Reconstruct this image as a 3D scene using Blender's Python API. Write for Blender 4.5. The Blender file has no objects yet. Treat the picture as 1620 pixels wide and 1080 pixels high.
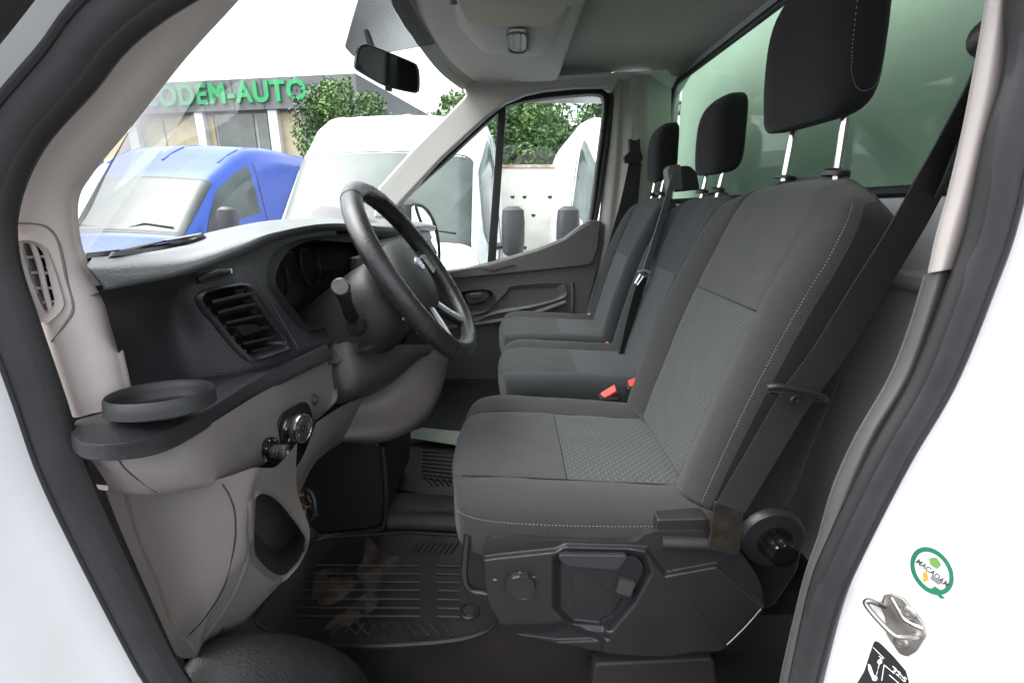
import bpy, bmesh, math, random
from mathutils import Vector, Matrix
from math import sin, cos, pi, radians, sqrt
random.seed(7)
S = bpy.context.scene
COL = S.collection
# ------------------------------------------------------------------ camera, light, exposure
CZ = 1.75                       # eye height above the ground; everything below is written relative to the eye
F = 747.0
PIT = radians(15.7)
CS, SN = cos(PIT), sin(PIT)
cam = bpy.data.cameras.new('camera')
cam.sensor_width = 36.0
cam.lens = F / 1620.0 * 36.0
cam.clip_start = 0.02
cam.clip_end = 2000
camo = bpy.data.objects.new('camera', cam)
camo.location = (0, 0, CZ)
camo.rotation_euler = (pi / 2 - PIT, 0, 0)
COL.objects.link(camo)
S.camera = camo
S.view_settings.view_transform = 'Standard'
S.view_settings.look = 'None'
S.view_settings.exposure = 2.35
S.view_settings.gamma = 1.0
W = bpy.data.worlds.new('World')
S.world = W
W.use_nodes = True
nt = W.node_tree
nt.nodes.clear()
sky = nt.nodes.new('ShaderNodeTexSky')
sky.sky_type = 'NISHITA'
sky.sun_disc = False
SUN_EL, SUN_ROT = radians(60), radians(262)
sky.sun_elevation = SUN_EL
sky.sun_rotation = SUN_ROT
sky.air_density = 1.0
sky.dust_density = 4.0
hs = nt.nodes.new('ShaderNodeHueSaturation')
hs.inputs['Saturation'].default_value = 0.22
bgn = nt.nodes.new('ShaderNodeBackground')
bgn.inputs['Strength'].default_value = 0.15
wo = nt.nodes.new('ShaderNodeOutputWorld')
nt.links.new(sky.outputs[0], hs.inputs['Color'])
nt.links.new(hs.outputs[0], bgn.inputs[0])
nt.links.new(bgn.outputs[0], wo.inputs[0])
sl = bpy.data.lights.new('sun', 'SUN')
sl.energy = 0.5
sl.angle = radians(60)
sl.color = (1.0, 0.97, 0.93)
so = bpy.data.objects.new('sun', sl)
sd = Vector((sin(SUN_ROT) * cos(SUN_EL), cos(SUN_ROT) * cos(SUN_EL), sin(SUN_EL)))
so.rotation_euler = sd.to_track_quat('Z', 'Y').to_euler()
COL.objects.link(so)
S.cycles.use_denoising = True
S.cycles.max_bounces = 10
S.cycles.diffuse_bounces = 8
S.cycles.glossy_bounces = 4
S.cycles.transmission_bounces = 6
S.cycles.transparent_max_bounces = 16
S.cycles.sample_clamp_indirect = 6.0
S.cycles.caustics_reflective = False
S.cycles.caustics_refractive = False


# ------------------------------------------------------------------ helpers: rays to planes of known distance
def ray(px, py):
    u = (px - 810) / F
    v = (540 - py) / F
    return Vector((u, CS + v * SN, v * CS - SN))


def PY(px, py, Y):
    d = ray(px, py)
    return d * (Y / d.y)


def PX(px, py, X):
    d = ray(px, py)
    return d * (X / d.x)


def PZ(px, py, Z):
    d = ray(px, py)
    return d * (Z / d.z)


def V(*a):
    return Vector(a)


# ------------------------------------------------------------------ materials
MATS = {}


def mat(name, color=(.5, .5, .5), rough=.6, metal=0.0, bump=0.0, bscale=200.0, var=0.0, vscale=3.0, spec=.5, coat=0.0,
        var2=None, kind='noise', stretch=(1, 1, 1), sheen=0.0):
    if name in MATS:
        return MATS[name]
    m = bpy.data.materials.new(name)
    m.use_nodes = True
    N, L = m.node_tree.nodes, m.node_tree.links
    b = N['Principled BSDF']
    b.inputs['Base Color'].default_value = (*color, 1)
    b.inputs['Roughness'].default_value = rough
    b.inputs['Metallic'].default_value = metal
    b.inputs['Specular IOR Level'].default_value = spec
    b.inputs['Coat Weight'].default_value = coat
    b.inputs['Coat Roughness'].default_value = .06
    b.inputs['Sheen Weight'].default_value = sheen
    tc = N.new('ShaderNodeTexCoord')
    mp = N.new('ShaderNodeMapping')
    mp.inputs['Scale'].default_value = stretch
    L.new(tc.outputs['Object'], mp.inputs[0])
    if var > 0:
        n = N.new('ShaderNodeTexNoise')
        n.inputs['Scale'].default_value = vscale
        n.inputs['Detail'].default_value = 6
        L.new(mp.outputs[0], n.inputs[0])
        r = N.new('ShaderNodeValToRGB')
        r.color_ramp.elements[0].position = .3
        r.color_ramp.elements[1].position = .7
        c2 = var2 or tuple(min(1, c * (1 + var)) for c in color)
        c1 = color if var2 else tuple(c * (1 - var) for c in color)
        r.color_ramp.elements[0].color = (*c1, 1)
        r.color_ramp.elements[1].color = (*c2, 1)
        L.new(n.outputs[0], r.inputs[0])
        L.new(r.outputs[0], b.inputs['Base Color'])
        rr = N.new('ShaderNodeMapRange')
        rr.inputs['To Min'].default_value = max(.02, rough - .08)
        rr.inputs['To Max'].default_value = min(1, rough + .08)
        L.new(n.outputs[0], rr.inputs[0])
        L.new(rr.outputs[0], b.inputs['Roughness'])
    if bump > 0:
        if kind == 'noise':
            t = N.new('ShaderNodeTexNoise')
            t.inputs['Scale'].default_value = bscale
            t.inputs['Detail'].default_value = 2
        elif kind == 'voronoi':
            t = N.new('ShaderNodeTexVoronoi')
            t.inputs['Scale'].default_value = bscale
        else:
            t = N.new('ShaderNodeTexWave')
            t.inputs['Scale'].default_value = bscale
            t.bands_direction = kind
        L.new(mp.outputs[0], t.inputs[0])
        bp = N.new('ShaderNodeBump')
        bp.inputs['Strength'].default_value = bump
        bp.inputs['Distance'].default_value = .001
        L.new(t.outputs[0], bp.inputs['Height'])
        L.new(bp.outputs[0], b.inputs['Normal'])
    MATS[name] = m
    return m


def glassmat(name, tint=(.9, .95, .93), rough=0.0, refl=1.0, base=.0):
    m = bpy.data.materials.new(name)
    m.use_nodes = True
    N, L = m.node_tree.nodes, m.node_tree.links
    N.remove(N['Principled BSDF'])
    out = N['Material Output']
    t = N.new('ShaderNodeBsdfTransparent')
    t.inputs[0].default_value = (*tint, 1)
    g = N.new('ShaderNodeBsdfGlossy')
    g.inputs['Roughness'].default_value = rough
    g.inputs[0].default_value = (refl, refl, refl, 1)
    ge = N.new('ShaderNodeNewGeometry')
    dt = N.new('ShaderNodeVectorMath')
    dt.operation = 'DOT_PRODUCT'
    L.new(ge.outputs['Normal'], dt.inputs[0])
    L.new(ge.outputs['Incoming'], dt.inputs[1])
    prev = dt.outputs['Value']
    for op, v in (('ABSOLUTE', None), ('SUBTRACT', 1.0), ('ABSOLUTE', None), ('POWER', 5.0), ('MULTIPLY', .9)):
        n_ = N.new('ShaderNodeMath')
        n_.operation = op
        L.new(prev, n_.inputs[0])
        if v is not None:
            n_.inputs[1].default_value = v
        prev = n_.outputs[0]
    f = n_
    a = N.new('ShaderNodeMath')
    a.operation = 'ADD'
    a.inputs[1].default_value = base + .045
    a.use_clamp = True
    mx = N.new('ShaderNodeMixShader')
    L.new(f.outputs[0], a.inputs[0])
    L.new(a.outputs[0], mx.inputs[0])
    L.new(t.outputs[0], mx.inputs[1])
    L.new(g.outputs[0], mx.inputs[2])
    L.new(mx.outputs[0], out.inputs[0])
    MATS[name] = m
    return m


# ------------------------------------------------------------------ mesh building
def crv(p, t):
    """Catmull-Rom through list p at parameter t in [0, len-1]"""
    n = len(p)
    i = min(int(t), n - 2)
    f = t - i
    a = p[max(i - 1, 0)]
    b = p[i]
    c = p[i + 1]
    d = p[min(i + 2, n - 1)]
    return b + (c - a) * (.5 * f) + (a * 2 - b * 5 + c * 4 - d) * (.5 * f * f) + (b * 3 - a - c * 3 + d) * (.5 * f ** 3)


def smooth_path(p, n):
    p = [Vector(q) for q in p]
    return [crv(p, (len(p) - 1) * i / (n - 1)) for i in range(n)]


def smooth_loop(p, n):
    p = [Vector(q) for q in p]
    m = len(p)
    q = [p[-1]] + p + [p[0], p[1]]
    return [crv(q, 1 + m * i / n) for i in range(n)]


def rnd(pts, r, seg=4):
    """polygon with rounded corners; r a number or list; works in 2D or 3D"""
    P = [Vector(p) for p in pts]
    n = len(P)
    out = []
    for i in range(n):
        rr = r[i] if isinstance(r, (list, tuple)) else r
        a, b, c = P[i - 1], P[i], P[(i + 1) % n]
        la, lc = (a - b).length, (c - b).length
        if rr <= 0 or la < 1e-9 or lc < 1e-9:
            out.append(b)
            continue
        p0 = b + (a - b) * min(.48, rr / la)
        p2 = b + (c - b) * min(.48, rr / lc)
        for k in range(seg + 1):
            t = k / seg
            out.append(p0 * (1 - t) ** 2 + b * 2 * t * (1 - t) + p2 * t * t)
    return out


def resample_loop(P, n, start=0):
    P = [Vector(p) for p in P]
    L = [0]
    m = len(P)
    for i in range(m):
        L.append(L[-1] + (P[(i + 1) % m] - P[i]).length)
    out = []
    j = 0
    for k in range(n):
        s = L[-1] * k / n
        while L[j + 1] < s:
            j += 1
        d = L[j + 1] - L[j]
        out.append(P[j].lerp(P[(j + 1) % m], (s - L[j]) / d if d > 0 else 0))
    return out


class MB:
    def __init__(s):
        s.v, s.f, s.m = [], [], []

    def add(s, vs, fs, mi=0):
        o = len(s.v)
        s.v += [Vector(v) for v in vs]
        s.f += [tuple(i + o for i in f) for f in fs]
        s.m += [mi] * len(fs)

    def grid(s, rows, cu=False, cv=False, cap=False, mi=0, mf=None, flip=False):
        R, C = len(rows), len(rows[0])
        vs = [v for r in rows for v in r]
        fs, ms = [], []
        for i in range(R if cv else R - 1):
            for j in range(C if cu else C - 1):
                a, b = i * C + j, i * C + (j + 1) % C
                c, d = ((i + 1) % R) * C + (j + 1) % C, ((i + 1) % R) * C + j
                fs.append((d, c, b, a) if flip else (a, b, c, d))
                ms.append(mf(i, j) if mf else mi)
        if cap:
            f1, f2 = tuple(range(C))[::-1], tuple((R - 1) * C + k for k in range(C))
            fs += [f1[::-1], f2[::-1]] if flip else [f1, f2]
            ms += [mi, mi]
        o = len(s.v)
        s.v += [Vector(v) for v in vs]
        s.f += [tuple(i + o for i in f) for f in fs]
        s.m += ms
        return s

    def tube(s, path, r, n=10, closed=False, ry=None, up=None, mi=0, cap=True, rot=0):
        P = [Vector(p) for p in path]
        m = len(P)
        rows = []
        prev = None
        for i in range(m):
            a = P[i - 1] if (closed or i > 0) else P[i]
            b = P[(i + 1) % m] if (closed or i < m - 1) else P[i]
            t = (b - a).normalized()
            if up is not None:
                x = Vector(up).cross(t)
            elif prev is None:
                x = t.orthogonal()
            else:
                x = prev - t * prev.dot(t)
            if x.length < 1e-6:
                x = t.orthogonal()
            x.normalize()
            prev = x
            y = t.cross(x)
            rr = r[i] if isinstance(r, (list, tuple)) else r
            r2 = rr if ry is None else (ry[i] if isinstance(ry, (list, tuple)) else ry)
            rows.append([P[i] + x * (rr * cos(2 * pi * k / n + rot)) + y * (r2 * sin(2 * pi * k / n + rot)) for k in range(n)])
        s.grid(rows, cu=True, cv=closed, cap=cap and not closed, mi=mi)
        return s

    def ribbon(s, path, side, thick, mi=0):
        """flat band: side = half width vectors per point"""
        P = [Vector(p) for p in path]
        rows = []
        for i, p in enumerate(P):
            t = (P[min(i + 1, len(P) - 1)] - P[max(i - 1, 0)]).normalized()
            w = Vector(side[i])
            nn = t.cross(w).normalized() * (thick / 2)
            rows.append([p - w - nn, p - w * .5 - nn * 1.15, p + w * .5 - nn * 1.15, p + w - nn, p + w + nn, p + w * .5 + nn * 1.15, p - w * .5 + nn * 1.15, p - w + nn])
        s.grid(rows, cu=True, cap=True, mi=mi)
        return s

    def plate(s, loop, vec, mi=0):
        """extrude planar-ish outline loop by vec"""
        P = [Vector(p) for p in loop]
        n = len(P)
        vec = Vector(vec)
        c = sum(P, Vector()) / n
        nrm = Vector()
        for i in range(n):
            nrm += (P[i] - c).cross(P[(i + 1) % n] - c)
        if nrm.dot(vec) > 0:
            P = P[::-1]
        vs = P + [p + vec for p in P]
        fs = [tuple(range(n)), tuple(range(2 * n - 1, n - 1, -1))]
        for i in range(n):
            j = (i + 1) % n
            fs.append((j, i, i + n, j + n))
        s.add(vs, fs, mi)
        return s

    def ring(s, outer, inner, vec, n=64, mi=0, lip=None):
        """band between two loops (matched by index), with thickness vec"""
        if len(outer) != len(inner):
            outer, inner = resample_loop(outer, n), resample_loop(inner, n)
        vec = Vector(vec)
        A = [Vector(p) for p in outer]
        B = [Vector(p) for p in inner]
        n = len(A)
        rows = [A, [a + vec for a in A], [b + vec for b in B], B]
        s.grid(rows, cu=True, cv=True, mi=mi)
        return s

    def box(s, lo, hi, mi=0):
        x0, y0, z0 = lo
        x1, y1, z1 = hi
        vs = [(x0, y0, z0), (x1, y0, z0), (x1, y1, z0), (x0, y1, z0), (x0, y0, z1), (x1, y0, z1), (x1, y1, z1), (x0, y1, z1)]
        s.add(vs, [(3, 2, 1, 0), (4, 5, 6, 7), (0, 1, 5, 4), (1, 2, 6, 5), (2, 3, 7, 6), (3, 0, 4, 7)], mi)
        return s

    def lathe(s, c, axis, prof, n=32, mi=0, capn=True, mf=None):
        """prof: list of (radius, height along axis)"""
        c, a = Vector(c), Vector(axis).normalized()
        x = a.orthogonal().normalized()
        y = a.cross(x)
        rows = [[c + a * h + (x * cos(2 * pi * k / n) + y * sin(2 * pi * k / n)) * r for k in range(n)] for r, h in prof]
        s.grid(rows, cu=True, cap=capn, mi=mi, mf=mf)
        return s

    def build(s, name, mats, parent=None, bevel=0, seg=2, sharp=38, sub=0, solid=0, solid_off=0, fixn=True, smooth=True):
        base = ROOT[parent] if parent is not None and parent in ROOT else Vector((0, 0, 0))
        me = bpy.data.meshes.new(name)
        me.from_pydata([v - base for v in s.v], [], s.f)
        if not isinstance(mats, (list, tuple)):
            mats = [mats]
        for m in mats:
            me.materials.append(m)
        me.polygons.foreach_set('material_index', s.m)
        me.update()
        if fixn:
            bm = bmesh.new()
            bm.from_mesh(me)
            bmesh.ops.recalc_face_normals(bm, faces=bm.faces)
            bm.to_mesh(me)
            bm.free()
        if smooth:
            me.polygons.foreach_set('use_smooth', [True] * len(me.polygons))
        o = bpy.data.objects.new(name, me)
        COL.objects.link(o)
        if parent is not None:
            o.parent = parent
            ROOT[o] = base
        else:
            ROOT[o] = base
            o.location.z = CZ
        if solid:
            md = o.modifiers.new('solid', 'SOLIDIFY')
            md.thickness = solid
            md.offset = solid_off
        if sub:
            md = o.modifiers.new('sub', 'SUBSURF')
            md.levels = md.render_levels = sub
        if bevel:
            md = o.modifiers.new('bevel', 'BEVEL')
            md.width = bevel
            md.segments = seg
            md.limit_method = 'ANGLE'
            md.angle_limit = radians(40)
            md = o.modifiers.new('wn', 'WEIGHTED_NORMAL')
        elif smooth and sharp:
            me.set_sharp_from_angle(angle=radians(sharp))
        return o


ROOT = {}


def tag(o, label=None, cat=None, group=None, kind=None):
    if label:
        o['label'] = label
    if cat:
        o['category'] = cat
    if group:
        o['group'] = group
    if kind:
        o['kind'] = kind
    return o


def thing(name, label, cat, loc, group=None):
    o = bpy.data.objects.new(name, None)
    o.empty_display_size = .1
    COL.objects.link(o)
    loc = Vector(loc)
    ROOT[o] = loc
    o.location = loc + Vector((0, 0, CZ))
    return tag(o, label, cat, group)


def copy_tree(o, parent=None):
    c = o.copy()
    COL.objects.link(c)
    if parent is not None:
        c.parent = parent
        c.matrix_parent_inverse = o.matrix_parent_inverse
    for ch in o.children:
        copy_tree(ch, c)
    return c


def patch(ctrl, nu, nv):
    """smooth surface through a control grid (rows of equal length) -> rows"""
    rows = [smooth_path(r, nu) for r in ctrl]
    cols = [smooth_path([r[j] for r in rows], nv) for j in range(nu)]
    return [[cols[j][i] for j in range(nu)] for i in range(nv)]


def text_mesh(txt, size, extrude=.0005, offset=0, align='CENTER', sx=1.0, shear=0, sp=1.0):
    cu = bpy.data.curves.new('t', 'FONT')
    cu.body = txt
    cu.size = size
    cu.extrude = extrude
    cu.space_character = sp
    cu.offset = offset
    cu.align_x = align
    cu.align_y = 'CENTER'
    cu.shear = shear
    o = bpy.data.objects.new('t', cu)
    COL.objects.link(o)
    dg = bpy.context.evaluated_depsgraph_get()
    me = bpy.data.meshes.new_from_object(o.evaluated_get(dg))
    vs = [Vector((v.co.x * sx, v.co.y, v.co.z)) for v in me.vertices]
    fs = [tuple(p.vertices) for p in me.polygons]
    bpy.data.objects.remove(o)
    bpy.data.curves.remove(cu)
    bpy.data.meshes.remove(me)
    return vs, fs


def put_text(mb, txt, size, origin, right, up, mi=0, **k):
    vs, fs = text_mesh(txt, size, **k)
    right, up = Vector(right).normalized(), Vector(up).normalized()
    n = right.cross(up)
    mb.add([Vector(origin) + right * v.x + up * v.y + n * v.z for v in vs], fs, mi)


# palette
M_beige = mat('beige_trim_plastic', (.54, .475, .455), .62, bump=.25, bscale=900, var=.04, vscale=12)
M_brown = mat('taupe_dash_plastic', (.185, .163, .155), .6, bump=.3, bscale=800, var=.06, vscale=9)
M_dark = mat('charcoal_dash_plastic', (.026, .025, .029), .46, bump=.7, bscale=620, var=.15, vscale=14, kind='voronoi')
M_dash = mat('dash_top_soft_plastic', (.10, .10, .103), .38, spec=1.0, coat=.1, bump=.7, bscale=620, var=.2, vscale=20, kind='voronoi')
M_black = mat('black_plastic', (.014, .014, .016), .42, bump=.15, bscale=600)
M_gloss = mat('gloss_black', (.006, .006, .007), .12, coat=.3)
M_seatpl = mat('seat_base_plastic', (.018, .018, .0195), .44, bump=.6, bscale=420, var=.12, vscale=10)
M_jamb = mat('jamb_paint', (.78, .79, .81), .3, coat=.4, var=.10, vscale=5, var2=(.66, .66, .66), bump=.15, bscale=14)
M_rubber = mat('door_rubber', (.018, .0175, .020), .55, bump=.2, bscale=160, var=.25, vscale=25)
M_rubber2 = mat('black_rubber', (.009, .009, .01), .6)
M_white = mat('white_paint', (.78, .79, .81), .28, coat=.6, var=.012, vscale=4)
M_door = mat('door_card_plastic', (.095, .091, .089), .6, bump=.3, bscale=700, var=.05, vscale=8)
M_grey = mat('light_grey_trim', (.42, .41, .38), .65, bump=.15, bscale=500, var=.04, vscale=6)
M_roof = mat('roof_lining_felt', (.40, .39, .36), .9, bump=.5, bscale=900, var=.05, vscale=5)
M_wallp = mat('rear_wall_painted_metal', (.52, .53, .54), .5, var=.05, vscale=7)
M_chrome = mat('chrome', (.75, .75, .76), .16, metal=1.0)
M_steel = mat('worn_steel', (.30, .285, .27), .32, metal=1.0, bump=.2, bscale=60, var=.35, vscale=40)
M_silver = mat('silver_trim', (.62, .62, .64), .3, metal=.8)
M_leather = mat('worn_black_leather', (.020, .019, .021), .28, bump=.4, bscale=560, var=.4, vscale=18, kind='voronoi')
M_belt = mat('seat_belt_webbing', (.020, .018, .0185), .6, bump=.6, bscale=260, kind='Z', var=.08, vscale=30)
M_belt2 = mat('grey_belt_webbing', (.19, .20, .22), .7, bump=.4, bscale=260, var=.05)
M_fab = mat('seat_fabric_plain', (.048, .048, .049), .95, bump=.9, bscale=600, var=.22, vscale=420, sheen=.15, spec=.25)
M_fabs = mat('seat_fabric_side', (.037, .036, .0355), .95, bump=.9, bscale=600, var=.2, vscale=420, sheen=.12, spec=.25)
M_fabk = mat('seat_fabric_black', (.013, .013, .014), .95, bump=.4, bscale=1500, sheen=.1, spec=.2)
M_thread = mat('pale_thread', (.30, .29, .28), .8)
M_red = mat('red_plastic', (.75, .05, .03), .4)
M_carpet = mat('under_seat_dark', (.02, .019, .018), .9, bump=.5, bscale=90, var=.5, vscale=12)
M_whiteink = mat('white_print', (.75, .76, .78), .5)
M_glass = glassmat('window_glass', (.93, .965, .95), refl=.5)
M_wglass = glassmat('windshield_glass', (.92, .96, .945), refl=.28)
# ------------------------------------------------------------------ outside: ground, yard wall, hall, trees, parked vans
GZ = -CZ
M_asph = mat('asphalt', (.055, .055, .055), .9, bump=.6, bscale=60, var=.25, vscale=1.5)
g = MB()
N_ = 24
g.grid([[V(-300 + 600 * i / N_, -200 + 600 * j / N_, GZ) for i in range(N_ + 1)] for j in range(N_ + 1)])
tag(g.build('ground', M_asph), kind='structure')

M_vglass = mat('parked_van_glass', (.055, .07, .067), .1, spec=.25, var=.5, vscale=1.3)
M_vdark = mat('van_plastic_trim', (.03, .03, .033), .5)
M_blue = mat('blue_paint', (.022, .07, .36), .3, spec=.4, coat=.15, var=.03, vscale=2)
M_tyre = mat('tyre_rubber', (.012, .012, .012), .8)
M_lamp = mat('headlamp_lens', (.16, .17, .18), .1, spec=.8, var=.5, vscale=14)
M_paper = mat('white_paper', (.85, .85, .85), .8)


def interp(kn, y):
    for (a, va), (b, vb) in zip(kn, kn[1:]):
        if y <= b:
            t = (y - a) / (b - a)
            return va + (vb - va) * t
    return kn[-1][1]


def parked_van(name, label, loc, paint, with_paper=False, group='vans parked beyond the passenger side', mirrors=(1, 1), high=2.74, ridges=True, wt_=2.2):
    root = thing(name, label, 'van', V(loc[0], loc[1], GZ), group)
    ZT = [(0, .86), (.04, .98), (.1, 1.06), (.25, 1.2), (.55, 1.36), (.8, 1.45), (.86, 1.50), (1.5, wt_), (1.62, wt_ + .08), (1.8, wt_ + .18), (2.05, high - .2), (2.35, high - .08), (2.8, high), (5.5, high), (5.7, high - .03), (5.75, 2.4)]
    HW = [(0, .70), (.04, .80), (.12, .90), (.35, .97), (.8, 1.0), (2, 1.02), (5.75, 1.0)]
    TU = [(0, .02), (.6, .08), (.85, .17), (1.5, .2), (2.0, .16), (2.6, .12), (5.7, .1)]

    def sec(y):
        zt, hw, tu = interp(ZT, y), interp(HW, y), interp(TU, y)
        zb = .32
        h = zt - zb
        wt = hw - tu
        hb = min(h * .62, 1.12)
        half = [(hw * .96, zb), (hw, zb + hb * .35), (hw * 1.0, zb + hb * .8), (hw * .985, zb + hb), (wt + (hw - wt) * .3, zb + h * .86 if h > 1.3 else zb + h * .82), (wt * .985, zb + h * .94), (wt * .90, zt - .012 * h), (wt * .7, zt + .005), (0, zt + .03)]
        pts = [V(x, y, z) for x, z in half]
        full = [V(-p.x, p.y, p.z) for p in pts[:-1]] + pts[::-1]
        return full

    def surf(y, a):
        s = sec(y)
        return crv(s, a * (len(s) - 1))

    ys = [0, .04, .1, .18, .3, .45, .6, .75, .8, .86, 1.0, 1.15, 1.3, 1.5, 1.62, 1.75, 1.9, 2.05, 2.2, 2.35, 2.6, 3, 3.6, 4.2, 5, 5.5, 5.7, 5.75]
    o = Vector((loc[0], loc[1], GZ))
    b = MB()
    b.grid([[o + surf(y, k / 48) for k in range(49)] for y in ys], cap=True)
    b.build('body', paint, root, sharp=50)

    def skin(y0, y1, a0, a1, ny, na, off, trap=(0, 0)):
        rows = []
        for i in range(ny + 1):
            y = y0 + (y1 - y0) * i / ny
            row = []
            for k in range(na + 1):
                f = i / ny
                aa0 = a0 + trap[0] * f
                aa1 = a1 + trap[1] * f
                a = aa0 + (aa1 - aa0) * k / na
                p = surf(y, a)
                e = .01
                n = (surf(y + e, a) - surf(y - e, a)).cross(surf(y, min(1, a + e)) - surf(y, a - e)).normalized()
                if n.dot(p - V(0, y, 1.2)) < 0:
                    n = -n
                row.append(o + p + n * off)
            rows.append(row)
        return rows

    w = MB()
    w.grid(skin(.87, 1.50, .348, .652, 10, 24, .006))
    ws = w.build('windscreen', M_vglass, root)
    e = MB()
    e.grid(skin(.835, 1.535, .338, .662, 10, 24, .003))
    e.build('windscreen_seal', M_vdark, ws)
    for sgn in (0, 1):
        a0, a1 = (.2, .30) if sgn == 0 else (.8, .70)
        q = MB()
        rows = []
        for i in range(9):
            f = i / 8
            y = 1.12 + 1.05 * f
            top = .235 + .065 * min(1, .15 + f * 2.2)
            r = []
            for k in range(7):
                a = .212 + (top - .212) * k / 6
                if sgn:
                    a = 1 - a
                p = surf(y, a)
                r.append(o + p + V(.008 if sgn else -.008, 0, 0))
            rows.append(r)
        q.grid(rows)
        q.build('side_window', M_vglass, root)
        # door shut line and rubbing strip
        q = MB()
        x = (1 if sgn else -1)
        q.tube([o + surf(y, .17 if not sgn else .83) + V(x * .004, 0, 0) for y in (1.0, 1.5, 2.0, 2.4)], .012, 6)
        q.tube([o + surf(2.3, (.06 + .24 * t / 8) if not sgn else 1 - (.06 + .24 * t / 8)) + V(x * .001, 0, 0) for t in range(9)], .006, 5)
        q.build('door_trim', M_vdark, root)
        # mirror
        if mirrors[sgn]:
            q = MB()
            c = o + V(x * 1.14, 1.12, 1.56)
            rows = []
            for zz, sx, sy in ((-.2, .05, .04), (-.17, .095, .07), (-.05, .105, .085), (.08, .105, .085), (.17, .095, .07), (.2, .05, .035)):
                rows.append([c + V(.95 * sx * math.copysign(abs(cos(2 * pi * k / 20)) ** .7, cos(2 * pi * k / 20)), sy * math.copysign(abs(sin(2 * pi * k / 20)) ** .7, sin(2 * pi * k / 20)), zz * 1.05) for k in range(20)])
            q.grid(rows, cu=True, cap=True)
            q.tube([c + V(0, .02, -.1), c + V(-x * .2, .05, -.14)], .03, 8)
            q.build('door_mirror', M_vdark, root)
        # headlamp
        q = MB()
        q.grid(skin(.06, .70, .285 if not sgn else .715, .345 if not sgn else .655, 6, 6, .008, trap=(-.035 if not sgn else .035, -.02 if not sgn else .02)))
        q.build('headlight', M_lamp, root)
        # wheels
        for yy in (.95, 4.7):
            c = o + V(x * .88, yy, .34)
            q = MB()
            q.lathe(c - V(x * .1, 0, 0), (x, 0, 0), [(.2, 0), (.33, 0), (.345, .03), (.345, .2), (.33, .23), (.2, .235)], 28)
            wh = q.build('wheel', M_tyre, root)
            q = MB()
            q.lathe(c, (x, 0, 0), [(.02, .13), (.2, .14), (.215, .10)], 20)
            q.build('rim', M_silver, wh)
    q = MB()
    q.plate(rnd([o + V(x, -.012, z) for x, z in ((-.55, .62), (.55, .62), (.62, .86), (-.62, .86))], .05), V(0, .06, 0))
    q.plate(rnd([o + V(x, -.03, z) for x, z in ((-.8, .3), (.8, .3), (.78, .56), (-.78, .56))], .05), V(0, .1, 0))
    q.build('grille_and_bumper', M_vdark, root)
    q = MB()
    for x0 in (-.75, .05):
        q.tube([o + V(x0, .86, 1.51), o + V(x0 + .3, .93, 1.60), o + V(x0 + .62, .90, 1.56)], .009, 6)
    q.build('wiper', M_vdark, root)
    if ridges:
        q = MB()
        for a in (.42, .5, .58):
            q.tube([o + surf(y, a) + V(0, 0, -.004) for y in (1.9, 2.1, 2.3, 2.6, 3.2, 4.5)], .016, 8)
        q.build('roof_ridge', paint, root)
    if with_paper:  # plain white sheet at the windscreen
        q = MB()
        q.plate([o + V(-.15, .93, 1.566), o + V(.25, .93, 1.566), o + V(.35, 1.07, 1.69), o + V(-.02, 1.07, 1.69)], V(0, -.002, .002))
        q.build('paper_sheet', M_paper, root)
    return root


parked_van('parked_van', 'white high roof van facing the cab, directly beyond the windshield pillar and passenger window', (-1.13, 3.05, 0), M_white, mirrors=(0, 1))
parked_van('parked_van', 'white high roof van cut off by the rear edge of the passenger window', (1.62, 3.05, 0), M_white)
parked_van('parked_van', 'blue high roof van with paper behind its windscreen', (-4.3, 4.3, 0), M_blue, with_paper=True, high=2.58, wt_=2.06)

# --- hall with green lettering
B0 = PY(562, 116, 18.0)
bd = V(-.986, .167, 0)                       # along the facade, leftwards
bn = V(-.167, -.986, 0)                      # facade outward normal


def hitb(px, py, off=0.0):
    d = ray(px, py)
    p0 = B0 + bn * off
    return d * (p0.dot(bn) / d.dot(bn))


M_conc = mat('grey_fascia_panel', (.17, .175, .18), .8, var=.12, vscale=1.2)
M_wallb = mat('hall_white_render', (.5, .5, .48), .85, var=.06, vscale=1)
M_curt = mat('cream_curtain', (.50, .42, .28), .8, var=.1, vscale=3)
M_bglass = mat('hall_glass', (.07, .085, .08), .08, spec=.8, var=.6, vscale=1.1)
M_green = mat('green_sign_letters', (.02, .38, .13), .5)
bld = thing('sales_hall', 'low flat roofed hall with grey fascia and green lettering', 'building', V(B0.x, B0.y, GZ))
H1 = B0.z
H0 = hitb(470, 171).z
q = MB()
A = V(B0.x, B0.y, 0)
Lb = 24
back = V(.167, .986, 0) * 12
q.add([A + V(0, 0, H0), A + bd * Lb + V(0, 0, H0), A + bd * Lb + back + V(0, 0, H0), A + back + V(0, 0, H0), A + V(0, 0, H1), A + bd * Lb + V(0, 0, H1), A + bd * Lb + back + V(0, 0, H1), A + back + V(0, 0, H1)],
      [(0, 1, 5, 4), (1, 2, 6, 5), (2, 3, 7, 6), (3, 0, 4, 7), (4, 5, 6, 7), (3, 2, 1, 0)])
for i in range(1, 20):
    p = A + bd * (i * 1.2) + bn * .012
    q.box((p.x - .012, p.y - .012, H0 + .02), (p.x + .012, p.y + .012, H1 - .02))
q.build('fascia', M_conc, bld, smooth=False)
q = MB()
A2 = A - bn * .35
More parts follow.
